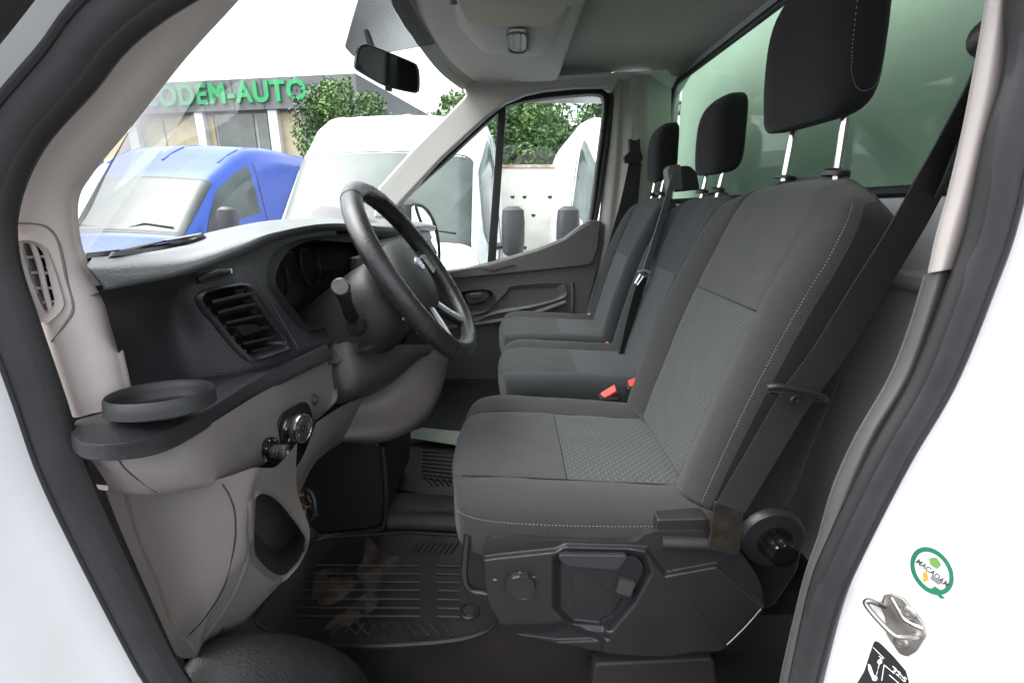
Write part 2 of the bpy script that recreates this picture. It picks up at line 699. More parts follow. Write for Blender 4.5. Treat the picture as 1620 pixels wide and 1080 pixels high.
q.add([A2 + V(0, 0, GZ), A2 + bd * Lb + V(0, 0, GZ), A2 + bd * Lb + back + V(0, 0, GZ), A2 + back + V(0, 0, GZ), A2 + V(0, 0, H0), A2 + bd * Lb + V(0, 0, H0), A2 + bd * Lb + back + V(0, 0, H0), A2 + back + V(0, 0, H0)],
      [(0, 1, 5, 4), (1, 2, 6, 5), (2, 3, 7, 6), (3, 0, 4, 7)])
q.build('wall', M_wallb, bld, smooth=False)


def bpt(px, z, off):
    p = hitb(px, 200, off)
    return V(p.x, p.y, z)


ztop, zbot = H0 - .08, H0 - 2.1
for x0, x1, m in ((120, 150, M_bglass), (152, 198, M_curt), (216, 258, M_curt), (262, 309, M_curt), (324, 339, M_curt), (343, 402, M_bglass), (407, 424, M_bglass), (441, 478, M_curt), (482, 520, M_bglass), (524, 556, M_curt)):
    q = MB()
    q.plate([bpt(x0, zbot, -.30), bpt(x1, zbot, -.30), bpt(x1, ztop, -.30), bpt(x0, ztop, -.30)], -bn * .03)
    q.build('window', m, bld, smooth=False)
for x0, x1 in ((200, 215), (310, 323), (426, 440)):
    q = MB()
    q.plate([bpt(x0, GZ, -.1), bpt(x1, GZ, -.1), bpt(x1, H0 - .003, -.1), bpt(x0, H0 - .003, -.1)], -bn * .2)
    q.build('pilaster', M_white, bld, smooth=False)
q = MB()
lc = hitb(324, 146)
fm = (H0 + H1) / 2
put_text(q, 'MACODEM-AUTO', .92, V(lc.x, lc.y, fm + .02) + bn * .05, -bd, V(0, 0, 1), extrude=.03, offset=.030, sx=1.0, sp=1.12)
q.build('lettering', M_green, bld, smooth=False)

# --- yard wall of rusty white panels
M_panel = mat('white_weathered_panel', (.62, .60, .55), .8, var=.14, vscale=2.5)
M_rust = mat('rusty_steel', (.22, .12, .07), .8, var=.5, vscale=8, var2=(.42, .36, .3))
M_hole = mat('dark_hole', (.02, .02, .02), .9)
yw = thing('yard_wall', 'white weathered panel wall with dark holes and rusty top rail', 'wall', V(1.0, 8.0, GZ))
zt = PY(850, 263, 8.0).z
for i, (x0, x1) in enumerate(((-3.2, -1.0), (-.95, 1.28), (1.33, 3.5), (3.55, 5.7))):
    q = MB()
    q.box((x0, 8.0, GZ), (x1, 8.08, zt - .03))
    q.build('panel', M_panel, yw, bevel=.01)
q = MB()
for x in (-.975, 1.305, 3.525):
    q.box((x - .06, 7.96, GZ), (x + .06, 8.1, zt))
q.build('post', M_rust, yw, bevel=.005)
q = MB()
q.box((-3.2, 7.97, zt - .028), (5.7, 8.11, zt + .02))
q.build('top_rail', M_rust, yw, bevel=.005)
q = MB()
for px, py in ((830, 312), (870, 312), (844, 341), (830, 392), (811, 312)):
    c = PY(px, py, 7.995)
    q.plate(rnd([c + V(-.042, 0, .02), c + V(.038, 0, .024), c + V(.022, 0, -.026), c + V(-.025, 0, -.022)], .015), V(0, .008, 0))
q.build('hole', M_hole, yw)

# --- trees
LM = [mat('leaf_dark', (.035, .082, .022), .6), mat('leaf_mid', (.06, .13, .03), .6), mat('leaf_light', (.105, .19, .045), .6)]
M_bark = mat('bark', (.09, .065, .045), .9, bump=.5, bscale=30)


def crown(mb, c, r, n, size, rng, clumps=40, flat=1.0):
    cl = []
    for i in range(clumps):
        while True:
            p = V(rng.uniform(-1, 1), rng.uniform(-1, 1), rng.uniform(-1, 1))
            if .35 < p.length < 1:
                break
        cl.append((V(p.x * r[0], p.y * r[1], p.z * r[2]), rng.uniform(.16, .34), rng.choice((0, 1, 1, 2, 2))))
    for i in range(n):
        cc, cr, m = rng.choice(cl)
        d = V(rng.gauss(0, 1), rng.gauss(0, 1), rng.gauss(0, 1)).normalized() * (cr * rng.uniform(.5, 1.05))
        p = c + cc + V(d.x * r[0], d.y * r[1], d.z * r[2] * flat)
        a = V(rng.gauss(0, 1), rng.gauss(0, 1), rng.gauss(0, 1)).normalized()
        b = a.orthogonal().normalized()
        s = size * rng.uniform(.6, 1.3)
        mb.add([p - a * s, p - b * s * .5, p + a * s, p + b * s * .5], [(0, 1, 2, 3)], min(2, max(0, m + (1 if rng.random() < .15 else 0) - (1 if rng.random() < .2 else 0))))


def tree(name, label, c, r, n, size, cat='tree', group=None, seed=1, clumps=45):
    rng = random.Random(seed)
    t = thing(name, label, cat, V(c[0], c[1], GZ), group)
    mb = MB()
    crown(mb, Vector(c), r, n, size, rng, clumps)
    mb.build('crown', LM, t, fixn=False, smooth=False)
    k = MB()
    b0 = V(c[0], c[1], GZ)
    k.tube([b0, b0.lerp(Vector(c), .4) + V(.05, 0, 0), Vector(c) + V(0, 0, r[2] * .3)], [.16, .11, .04], 9)
    for a in range(5):
        an = a * 1.3
        s = b0.lerp(Vector(c), .55 + .08 * a)
        k.tube([s, s + V(cos(an) * r[0] * .35, sin(an) * r[1] * .35, r[2] * .25), s + V(cos(an) * r[0] * .7, sin(an) * r[1] * .7, r[2] * .4)], [.06, .04, .015], 6)
    k.build('trunk', M_bark, t)
    return t


p = PY(552, 200, 14)
tree('garden_tree', 'bushy green tree in front of the hall fascia end', (p.x, p.y, 1.3), (1.35, 1.1, 2.0), 26000, .055, seed=3, clumps=90)
p = PY(725, 175, 14)
tree('garden_tree', 'small green treetop seen just above the white van roof', (p.x, p.y, 2.0), (.75, .7, 1.0), 5000, .055, seed=5)
for i, (px, top, rr, lab) in enumerate(((800, 158, 1.35, 'leafy tree behind the yard wall, beside the window divider bar'), (868, 152, 1.25, 'dense leafy tree behind the middle of the yard wall'), (925, 156, 1.3, 'bright leafy tree behind the yard wall near the second white van'), (985, 150, 1.3, 'leafy tree behind the yard wall hidden mostly by the window frame'))):
    zt_ = PY(px, top, 9.6).z
    x = PY(px, 200, 9.6).x
    tree('hedge_tree', lab, (x, 9.7, zt_ - 1.75), (rr * .72, .9, 1.95), 17000, .05, group='trees behind the yard wall', seed=20 + i, clumps=60)
q = MB()
rng = random.Random(77)
for i in range(7):
    crown(q, V(-1.6 + i * 1.05, 11.0, .2), (1.0, .7, 2.0), 7000, .06, rng, 40)
tag(q.build('undergrowth', LM, fixn=False, smooth=False), 'mass of green leaves filling behind the yard trees', 'foliage', kind='stuff')
# ------------------------------------------------------------------ the cab shell
from mathutils.bvhtree import BVHTree


def project(p):
    d = p.y * CS - p.z * SN
    return (810 + F * p.x / d, 540 - F * (p.y * SN + p.z * CS) / d)


def inside(pt, poly):
    x, y = pt
    c = False
    n = len(poly)
    for i in range(n):
        x0, y0 = poly[i - 1][0], poly[i - 1][1]
        x1, y1 = poly[i][0], poly[i][1]
        if (y0 > y) != (y1 > y) and x < (x1 - x0) * (y - y0) / (y1 - y0) + x0:
            c = not c
    return c


def holed(rows, polys, mi=0):
    """grid with the quads whose centre falls in one of the outlines left out"""
    mb = MB()
    R, C = len(rows), len(rows[0])
    fs = []
    for i in range(R - 1):
        for j in range(C - 1):
            c = (rows[i][j] + rows[i + 1][j + 1] + rows[i + 1][j] + rows[i][j + 1]) / 4
            pc = project(c)
            if any(inside(pc, q) for q in polys):
                continue
            fs.append((i * C + j, i * C + j + 1, (i + 1) * C + j + 1, (i + 1) * C + j))
    mb.add([v for r in rows for v in r], fs, mi)
    return mb


def bvh(mb):
    return BVHTree.FromPolygons([tuple(v) for v in mb.v], mb.f)


def hit(bv, px, py, off=0.0):
    d = ray(px, py).normalized()
    loc, n, i, dist = bv.ray_cast(Vector((0, 0, 0)), d)
    if loc is None:                              # grazing surface: nearest point of it to the line
        best = None
        for i in range(12, 130):
            p = d * (.02 * i)
            l2, n2, i2, ds = bv.find_nearest(p)
            if best is None or ds < best[0]:
                best = (ds, l2, n2)
        loc, n = best[1], best[2]
    if n.dot(d) > 0:
        n = -n
    return loc + n * off, n


def decal(bv, pts, off=.001, th=.0012):
    """thin plate lying on a surface"""
    L = [hit(bv, *p, off)[0] for p in pts]
    n = hit(bv, sum(p[0] for p in pts) / len(pts), sum(p[1] for p in pts) / len(pts))[1]
    return L, n * th


def tx(a, b, n=2):
    return [Vector(a).lerp(Vector(b), i / (n - 1)) for i in range(n)]


cab = thing('van_cab', 'white painted cab of a delivery van, its driver door open, beige pillars inside', 'van', (0.1, 1.3, GZ))

YF, YR = .40, .45
fs_px = [(198, 0), (100, 110), (17, 210), (-22, 310), (-20, 400), (12, 500), (58, 630), (95, 740), (150, 860), (235, 1030), (290, 1130)]
rs_px = [(1640, 60), (1605, 200), (1572, 355), (1540, 450), (1480, 602), (1410, 725), (1340, 865), (1307, 945), (1274, 1078), (1262, 1140)]
fs = [PY(x, y, YF) for x, y in fs_px]
rs = [PY(x, y, YR) for x, y in rs_px]
topf = fs[0]
seal_c = [V(.40, YR, .34), V(.36, .44, .45), V(.25, .43, .50), V(.10, .42, .47), V(-.04, .41, .34), V(-.13, .405, .23)] + fs + \
         [V(-.40, .40, -.62), V(-.36, .40, -.80), V(-.28, .41, -.90), V(-.1, .42, -.93), V(.15, .44, -.93), V(.26, .45, -.86), V(.30, .45, -.75)] + rs[::-1] + [V(.405, YR, .25)]
seal = smooth_loop(seal_c, 220)
q = MB()
q.tube(seal, .0205, 14, closed=True, ry=.011, up=(0, 1, 0))
# second lip, nearer the cabin
cc = sum(seal, Vector()) / len(seal)
def toward(p, d):
    v = cc - p
    v.y = 0
    return p + v.normalized() * d
q2 = MB()
q2.tube([toward(p, .014) + V(0, .001, 0) for p in seal], .0095, 10, closed=True, ry=.008, up=(0, 1, 0))
q2.tube([toward(p, -.009) + V(0, -.0095, 0) for p in seal], .003, 8, closed=True, ry=.003, up=(0, 1, 0))
sealo = q.build('door_seal', M_rubber, cab)
q2.build('seal_lip', M_rubber2, sealo)  # blacker than the seal: its lit and dark sides painted as two rubbers

# painted door jamb right round the opening, then the outer skin
rows = []
for p in seal:
    o_ = p - cc
    o_.y = 0
    o_.normalize()
    rear = max(0, o_.x)
    front = max(0, -o_.x)
    up_ = abs(o_.z)
    k = 1.0
    rows.append([p + o_ * .0 + V(0, .012, 0), p + o_ * .018 + V(0, .008, 0), p + o_ * (.034 + .01 * rear) + V(0, -.006, 0), p + o_ * (.05 + .02 * rear) + V(0, -.03, 0), p + o_ * (.07 + .025 * rear) + V(0, -.075, 0),
                 p + o_ * (.085 + .03 * rear) + V(0, -.11, 0), p + o_ * (.11 + .03 * rear) + V(0, -.125, 0), p + o_ * .16 + V(0, -.13, 0)])
jamb = MB()
rr = [smooth_path(r, 22) for r in rows]
jamb.grid(rr, cv=True)
jb = bvh(jamb)
jamb.build('door_jamb', M_jamb, cab, sharp=60)
# outer skin beyond the jamb
q = MB()
outer = [r[-1] for r in rr]
rows = [outer]
big = []
for p in outer:
    o_ = p - cc
    o_.y = 0
    s = 1.35
    x = max(-1.6, min(1.05, cc.x + o_.x * 1.6))
    z = max(-1.35, min(.66, cc.z + o_.z * 1.28))
    big.append(V(x, p.y + .01, z))
rows.append(big)
q.grid(rows, cv=False, cu=True)
q.build('side_panel', M_white, cab, sharp=60)
# second weatherstrip outside the front edge
q = MB()
ws_ = [PY(x, y, .31) for x, y in ((105, -190), (30, -75), (-25, 0), (-90, 85), (-155, 190))]
q.tube(smooth_path(ws_, 24), .016, 10, ry=.012, up=(0, 1, 0))
q.build('weatherstrip', M_rubber2, cab)

# front pillar trim with its side demister
L = [(455, -250), (345, -110), (252, 0), (180, 90), (90, 190), (34, 270), (16, 325), (20, 380), (33, 430), (65, 503), (93, 590), (118, 660)]
Rr = [(590, -250), (470, -110), (376, 0), (292, 92), (212, 193), (146, 273), (122, 318), (126, 380), (144, 427), (176, 475), (192, 550), (212, 640)]
ctrl = []
for (a, b) in zip(L, Rr):
    pl = PY(a[0], a[1], .425)
    pr = PY(b[0], b[1], .470)
    m1 = PY(a[0] * .7 + b[0] * .3, a[1] * .7 + b[1] * .3, .428)
    m2 = PY(a[0] * .35 + b[0] * .65, a[1] * .35 + b[1] * .65, .438)
    m3 = PY(a[0] * .1 + b[0] * .9, a[1] * .1 + b[1] * .9, .452)
    ctrl.append([pl + V(-.03, .02, 0), pl, m1, m2, m3, pr, pr + V(-.07, .04, 0)])
rows = patch(ctrl, 60, 120)
vent_out = [(33, 378), (60, 380), (74, 394), (90, 435), (105, 480), (100, 492), (78, 512), (70, 505), (50, 450), (35, 405)]
vent_in = [(37, 383), (57, 386), (68, 398), (78, 435), (88, 476), (85, 486), (76, 498), (66, 480), (50, 440), (38, 400)]
trimv = MB()
trimv.grid(rows)
tb = bvh(trimv)
q = holed(rows, [vent_in])
tr = q.build('front_pillar_trim', M_beige, cab, sharp=60)
lo = resample_loop([hit(tb, *p, .0045)[0] for p in rnd(vent_out, 8)], 72)
li = resample_loop([hit(tb, *p, .0015)[0] for p in rnd(vent_in, 6)], 72)
n_ = hit(tb, 60, 440)[1]
q = MB()
q.ring(lo, li, -n_ * .012)
q.grid([li, [p - n_ * .018 for p in li]], cu=True)
outl = [(28, 352), (72, 358), (93, 385), (105, 440), (116, 486), (104, 512), (82, 540)]
q.build('demister_bezel', M_beige, tr, sharp=30)
q = MB()
q.plate([p - n_ * .017 for p in li], -n_ * .002)
q.build('demister_cavity', M_black, tr)
q = MB()
for a, b in (((36, 408), (70, 406)), ((42, 432), (78, 432)), ((52, 457), (84, 456)), ((62, 480), (88, 477))):
    pa, pb = hit(tb, *a, -.004)[0], hit(tb, *b, -.004)[0]
    q.tube([pa, pb], .0014, 6)
    q.plate([pa, pb, pb - n_ * .008, pa - n_ * .008], V(0, 0, .001))
pp_ = [hit(tb, *p, -.001)[0] for p in ((50, 384), (62, 420), (70, 455), (80, 494))]
q.tube(smooth_path(pp_, 12), .0022, 8)
q.build('demister_slat', M_beige, tr)
q = MB()
q.tube(smooth_path([hit(tb, *p, .0002)[0] for p in outl], 40), .0011, 6)
q.build('trim_shut_line', mat('beige_shadow_gap', (.2, .17, .16), .7), tr)

# header and roof lining
hdr = smooth_path([V(.10, .46, .485), V(-.04, .62, .49), V(-.16, .85, .497), V(-.235, 1.1, .502), V(-.268, 1.36, .502), V(-.262, 1.65, .500), V(-.235, 1.95, .495), V(-.175, 2.17, .485)], 40)
rows = []
for i, h in enumerate(hdr):
    y = h.y
    e = min(1, (y - .44) / .25, (2.22 - y) / .25)
    e = max(0, e)
    dome = .075 * sqrt(e)
    rows.append([h + V(-.03, 0, -.012), h, h + V(.02, 0, .01), V(h.x * .5 + .05, y, .505 + dome * .8), V(.30, y, .505 + dome), V(.5, y, .505 + dome * .95), V(.63, y, .505 + dome * .75), V(.70, y, .50 + dome * .62)])
q = MB()
rr = [smooth_path(r, 30) for r in rows]
q.grid(rr)
q.build('roof_lining', M_roof, cab, sharp=60)
q = MB()
q.grid([[p + V(0, 0, .05) for p in r[::3]] for r in rr])
q.grid([[V(.1, .30, .50), V(.75, .30, .50)], [V(.1, .46, .60), V(.75, .46, .66)]])
q.build('roof_skin', M_white, cab)

# windscreen
bot = smooth_path([V(-.43, .47, -.055), V(-.60, .62, -.08), V(-.78, .95, -.09), V(-.86, 1.3, -.09), V(-.80, 1.75, -.07), V(-.60, 2.16, .01)], 40)
rows = []
for k in range(13):
    f = k / 12
    rows.append([a.lerp(b, f) + V(-.035, 0, .035) * (4 * f * (1 - f)) * (4 * i / 39 * (1 - i / 39)) for i, (a, b) in enumerate(zip(bot, hdr))])
q = MB()
q.grid(rows)
wsg = q.build('windscreen', M_wglass, cab)
# dotted sun band by the mirror foot
m = bpy.data.materials.new('dotted_print')
m.use_nodes = True
Nn, Ll = m.node_tree.nodes, m.node_tree.links
bs = Nn['Principled BSDF']
bs.inputs['Base Color'].default_value = (.08, .08, .08, 1)
bs.inputs['Roughness'].default_value = .8
tc = Nn.new('ShaderNodeTexCoord')
sx_ = Nn.new('ShaderNodeSeparateXYZ')
Ll.new(tc.outputs['Object'], sx_.inputs[0])


def mth(op, a, b=None, v=None):
    n = Nn.new('ShaderNodeMath')
    n.operation = op
    Ll.new(a, n.inputs[0])
    if b is not None:
        Ll.new(b, n.inputs[1])
    if v is not None:
        n.inputs[1].default_value = v
    return n.outputs[0]


s1 = mth('SINE', mth('MULTIPLY', sx_.outputs[1], v=1500.0))
s2 = mth('SINE', mth('MULTIPLY', sx_.outputs[2], v=2100.0))
fac = mth('GREATER_THAN', mth('ADD', s1, s2), v=-.25)
tr_ = Nn.new('ShaderNodeBsdfTransparent')
mx_ = Nn.new('ShaderNodeMixShader')
Ll.new(fac, mx_.inputs[0])
Ll.new(tr_.outputs[0], mx_.inputs[1])
Ll.new(bs.outputs[0], mx_.inputs[2])
Ll.new(mx_.outputs[0], Nn['Material Output'].inputs[0])


def wsp(px, py, k=-.745):
    d = ray(px, py)
    return d * (k / (d.x - d.z))


q = MB()
q.plate([wsp(*p) for p in rnd([(575, -25), (546, 76), (562, 93), (690, 70), (672, 45), (640, -10), (628, -40)], 6)], V(-.002, 0, .002))
q.build('dotted_band', m, wsg)

# rear wall, window in it
XW = .70
wl = rnd([V(XW, .60, .03), V(XW, .60, .515), V(XW, 2.30, .515), V(XW, 2.30, .03)], [.10, .1, .09, .12], 8)
wl = resample_loop(wl, 120)
cw = V(XW, 1.45, .27)


def rect_pt(p):
    # same angle, on the outer rectangle
    d = p - cw
    ky = ((2.42 - cw.y) if d.y > 0 else (cw.y - .36)) / max(abs(d.y), 1e-6)
    kz = ((.60 - cw.z) if d.z > 0 else (cw.z + .95)) / max(abs(d.z), 1e-6)
    k = min(ky, kz)
    return cw + d * k


q = MB()
outer = [rect_pt(p) for p in wl]
q.grid([outer, [p.lerp(o2, .5) for p, o2 in zip(wl, outer)], [p.lerp(o2, .03) for p, o2 in zip(wl, outer)], wl, [p + V(.02, 0, 0) for p in wl]], cu=True)
q.build('rear_wall', M_wallp, cab, sharp=50)
q = MB()
q.tube(wl, .011, 8, closed=True)
gk = q.build('rear_window_gasket', M_rubber2, cab)
q = MB()
q.plate([p + V(.004, 0, 0) for p in wl], V(.003, 0, 0))
q.build('rear_window', glassmat('rear_glass_green', (.78, .85, .80), refl=.28, base=.0), cab, smooth=False)
# pressed ribs and ledges of the lower rear wall
q = MB()
q.tube([V(XW - .004, .5, -.12), V(XW - .004, 2.2, -.12)], .018, 10, ry=.02)
q.tube(smooth_path([V(XW, .45, -.17), V(XW - .03, .55, -.17), V(XW - .035, .62, -.22), V(XW - .035, .66, -.5), V(XW - .035, .66, -.8)], 24), .03, 10)
q.tube([V(XW, 1.2, -.2), V(XW, 1.2, -.8)], .03, 10)
q.build('wall_rib', M_wallp, cab)

# near rear pillar: trim outside the seal inner edge
tp = [(1612, -60, 1578, -60), (1602, 0, 1562, 0), (1594, 60, 1552, 60), (1572, 190, 1528, 190), (1545, 300, 1503, 300), (1523, 372, 1483, 372), (1506, 425, 1470, 432)]
ctrl = [[PY(a, b, .465), PY((a + c) / 2, (b + d) / 2, .462), PY(c, d, .475), PY(c, d, .475) + V(.03, .008, 0), PY(c, d, .475) + V(.24, .02, 0)] for a, b, c, d in tp]
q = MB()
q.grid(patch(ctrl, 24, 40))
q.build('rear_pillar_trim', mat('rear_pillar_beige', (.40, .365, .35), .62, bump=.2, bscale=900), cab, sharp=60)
tp = [(1506, 427, 1466, 434), (1478, 520, 1440, 520), (1450, 600, 1408, 600), (1400, 680, 1356, 690), (1365, 760, 1320, 770), (1325, 850, 1296, 850), (1300, 905, 1278, 900), (1285, 960, 1262, 960), (1262, 1080, 1235, 1080), (1250, 1150, 1225, 1150)]
ctrl = [[PY(a, b, .470), PY((a + c) / 2, (b + d) / 2, .467), PY(c, d, .485), PY(c, d, .485) + V(.03, .008, 0), PY(c, d, .485) + V(.26, .02, 0)] for a, b, c, d in tp]
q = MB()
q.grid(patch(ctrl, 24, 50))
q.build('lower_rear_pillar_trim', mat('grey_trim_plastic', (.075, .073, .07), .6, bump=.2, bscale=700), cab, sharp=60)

# floor, step and bulkheads
M_floor = mat('cab_floor_rubber', (.009, .009, .009), .6, bump=.4, bscale=240, var=.5, vscale=9)
q = MB()
ZF = -.80
q.grid([[V(-.62, .78, ZF), V(.70, .78, ZF)], [V(-.62, 2.22, ZF), V(.70, 2.22, ZF)]])
q.grid([[V(-.62, .78, ZF), V(-.62, 2.22, ZF)], [V(-.95, .78, ZF + .25), V(-.95, 2.22, ZF + .25)], [V(-1.0, .78, -.1), V(-1.0, 2.22, -.1)]])
q.build('floor', M_floor, cab, sharp=30)
q = MB()
q.grid([[V(-.62, .78, ZF), V(.7, .78, ZF)], [V(-.62, .785, -1.05), V(.7, .785, -1.05)], [V(-.62, .43, -1.05), V(.7, .43, -1.05)], [V(-.62, .42, -.93), V(.7, .42, -.93)]])
q.grid([[V(.32, .47, -.6), V(.72, .47, -.6)], [V(.32, .5, -1.0), V(.72, .5, -1.0)]])
q.build('entry_step', mat('step_plastic', (.012, .012, .012), .5, bump=.3, bscale=200, var=.7, vscale=7, var2=(.026, .021, .018)), cab, sharp=30)
q = MB()
q.grid([[V(-.95, .42, -.1), V(-.95, .42, -1.1)], [V(-.95, .8, -.1), V(-.95, .8, -1.1)]])
q.grid([[V(-.95, .42, -.1), V(-.95, .42, -1.1)], [V(-.40, .47, -.1), V(-.44, .47, -1.1)]])
q.grid([[V(-.50, .50, -.44), V(-.39, .50, -.475)], [V(-.50, .50, -1.1), V(-.30, .50, -1.1)]])  # plate added to block sun leaking in below the kick panel
q.build('front_bulkhead', M_carpet, cab)
# wheel arch cover low at the front of the opening
q = MB()
ax = [PY(302, 1040, .47), PY(330, 1014, .48), PY(400, 1003, .50), (PY(470, 1015, .53)), PY(522, 1036, .56), PY(548, 1062, .57), PY(560, 1130, .57)]
rows = []
for dy, dz in ((.16, -.30), (.10, -.16), (.04, -.04), (.0, .0), (-.04, -.012), (-.08, -.06), (-.09, -.2), (-.09, -.6)):
    rows.append([p + V(0, dy, dz) for p in ax])
q.grid(patch(rows, 40, 24))
q.build('wheel_arch_cover', mat('scuffed_black_plastic', (.018, .018, .018), .5, bump=.5, bscale=300, kind='voronoi'), cab, sharp=60)

# ---- passenger side wall
YD = 2.20
M_vtrim = mat('far_pillar_trim', (.50, .485, .455), .6, bump=.15, bscale=400, var=.03)
q = MB()
pl = [(598, 296), (650, 238), (700, 188), (737, 150), (733, 128), (760, 112), (850, 108), (960, 112), (985, 118), (968, 147), (955, 138), (908, 139), (860, 144), (832, 150), (800, 163), (770, 186), (700, 250), (625, 330), (612, 345), (590, 345)]
q.plate([PY(x, y, YD - .045) for x, y in pl], V(0, .08, 0))
q.build('passenger_pillar_trim', M_vtrim, cab, bevel=.012, seg=3)
# rear part of the side: pillar with relief
cols = [(966, YD - .0), (978, YD - .02), (988, YD - .015), (1000, YD - .05), (1022, YD - .055), (1034, YD - .02), (1062, YD + .06)]
rows = []
for py, sh in ((118, 2), (150, 0), (250, -4), (350, -14), (450, -24), (560, -36), (700, -50)):
    rows.append([PY(x + sh * (1.2 - k * .15), py, Y) for k, (x, Y) in enumerate(cols)])
q = MB()
q.grid(patch(rows, 40, 40))
pbv = bvh(q)
q.build('passenger_rear_pillar', M_grey, cab, sharp=60)
q = MB()
sl_ = [hit(pbv, *p, .002)[0] for p in rnd([(999, 195), (1011, 195), (1011, 222), (999, 222)], 5)]
q.ring(resample_loop(sl_, 24), resample_loop([p.lerp(sum(sl_, Vector()) / len(sl_), .25) for p in sl_], 24), V(0, -.002, 0))
q.build('belt_height_slot', M_grey, cab)
q = MB()
q.grid([[V(-.14, 2.13, .500), V(.74, 2.13, .545)], [V(-.14, 2.34, .46), V(.74, 2.38, .46)]])
q.grid([[V(.5, 2.262, .5), V(.75, 2.33, .5)], [V(.45, 2.262, -.9), V(.75, 2.33, -.9)]])
q.grid([[V(-1.0, 2.30, -.36), V(.5, 2.30, -.33)], [V(-1.0, 2.30, -1.1), V(.5, 2.30, -1.1)]])
q.build('passenger_side_panel', M_white, cab)

# box body behind the rear glass
M_greenp = mat('green_box_wall', (.27, .355, .295), .6, var=.08, vscale=3)
bx = thing('cargo_box', 'green front wall of the box body seen through the rear cab window', 'box body', (1.5, 1.3, GZ))
q = MB()
q.box((.88, .0, -.6), (3.4, 2.72, 1.1))
q.build('box_wall', M_greenp, bx, bevel=.02)
q = MB()
q.box((.865, .0, 1.02), (.879, 2.72, 1.1))
q.build('box_top_rail', M_white, bx, bevel=.004)

# ---- passenger door
pd = thing('passenger_door', 'closed passenger door with charcoal door card and rust free black window frame', 'door', (.1, 2.25, -.7))
pd['label'] = 'closed passenger door with grey door card, pull handle and black framed window'
inn = [(636, 345), (638, 318), (711, 250), (789, 178), (812, 165), (850, 157), (892, 152), (944, 149), (955, 158), (954, 185), (944, 265), (932, 352), (915, 385), (850, 440), (760, 470), (650, 470)]
out = [(618, 350), (622, 326), (700, 244), (778, 176), (806, 157), (845, 147), (892, 142), (953, 139), (970, 150), (970, 180), (958, 265), (944, 352), (925, 400), (850, 455), (760, 490), (630, 490)]
mk = lambda L_, Y: resample_loop(rnd([PY(x, y, Y) for x, y in L_], [.02, .02, .05, .05, .05, .05, .05, .03, .03, .05, .05, .05, .05, .05, .02, .02], 4), 160)
a_, b_ = [], []
q = MB()
lo_ = [PY(x, y, YD + .0) for x, y in out]
li_ = [PY(x, y, YD + .0) for x, y in inn]
lo_, li_ = smooth_loop(lo_, 128), smooth_loop(li_, 128)
q.ring(lo_, li_, V(0, .05, 0))
q.tube([p.lerp(r_, .25) + V(0, -.004, 0) for p, r_ in zip(lo_, li_)], .010, 8, closed=True)
q.tube([p.lerp(r_, .8) + V(0, -.001, 0) for p, r_ in zip(lo_, li_)], .006, 8, closed=True)
q.build('window_frame', M_rubber2, pd)
q = MB()
q.plate([p + V(0, .03, 0) for p in li_], V(0, .004, 0))
q.build('window', M_glass, pd, smooth=False)
q = MB()
q.plate([PY(x, y, YD + .0) for x, y in ((789, 172), (801, 166), (783, 430), (770, 430))], V(0, .03, 0))
q.build('window_divider', M_rubber2, pd, bevel=.003)
# painted frame strip behind the window
q = MB()
q.plate([PY(x, y, YD + .012) for x, y in ((966, 190), (985, 185), (972, 330), (960, 380), (935, 500), (930, 500), (938, 440), (948, 352))], V(0, .02, 0))
q.build('door_frame_edge', mat('door_edge_paint', (.5, .5, .5), .4), pd, bevel=.004)
# card
card = [(560, 450), (640, 436), (700, 430), (735, 425), (772, 416), (812, 405), (850, 394), (893, 377), (918, 358), (934, 348), (950, 349), (956, 356), (955, 385), (945, 430), (933, 480), (926, 540), (918, 600), (905, 700), (700, 720), (560, 700)]
q = MB()
cl_ = [PY(x, y, YD - .03) for x, y in card]
q.plate(cl_, V(0, .06, 0))
cardo = q.build('door_card', M_door, pd, bevel=.010, seg=3)
# upper roll of the card
q = MB()
up_c = [(690, 434), (772, 419), (850, 397), (893, 380), (920, 361), (936, 352), (949, 356), (945, 395), (935, 418), (880, 424), (800, 432), (720, 440)]
q.plate([PY(x, y, YD - .05) for x, y in rnd(up_c, 6)], V(0, .03, 0))
q.build('upper_roll', M_door, pd, bevel=.010, seg=3)
q = MB()
q.plate([PY(x, y, YD - .056) for x, y in rnd([(762, 424), (803, 413), (816, 418), (778, 428)], 2)], V(0, .02, 0))
q.build('sill_insert', mat('door_sill_insert', (.09, .085, .08), .5), pd, bevel=.002)
# armrest relief
q = MB()
ar = [(735, 500), (770, 492), (800, 462), (812, 452), (885, 447), (893, 452), (893, 470), (840, 486), (780, 497), (752, 508), (728, 508)]
q.ring(smooth_loop([PY(x, y, YD - .045) for x, y in ar], 90), smooth_loop([PY(814 + (x - 814) * .86, 474 + (y - 474) * .72, YD - .034) for x, y in ar], 90), V(0, .02, 0))
q.tube(smooth_path([PY(x, y, YD - .036) for x, y in ((905, 447), (906, 470), (904, 500))], 12), .007, 6)
q.tube(smooth_path([PY(x, y, YD - .045) for x, y in ((700, 520), (760, 512), (830, 500), (895, 478))], 20), .011, 8)
q.build('armrest', M_door, pd, sharp=40)
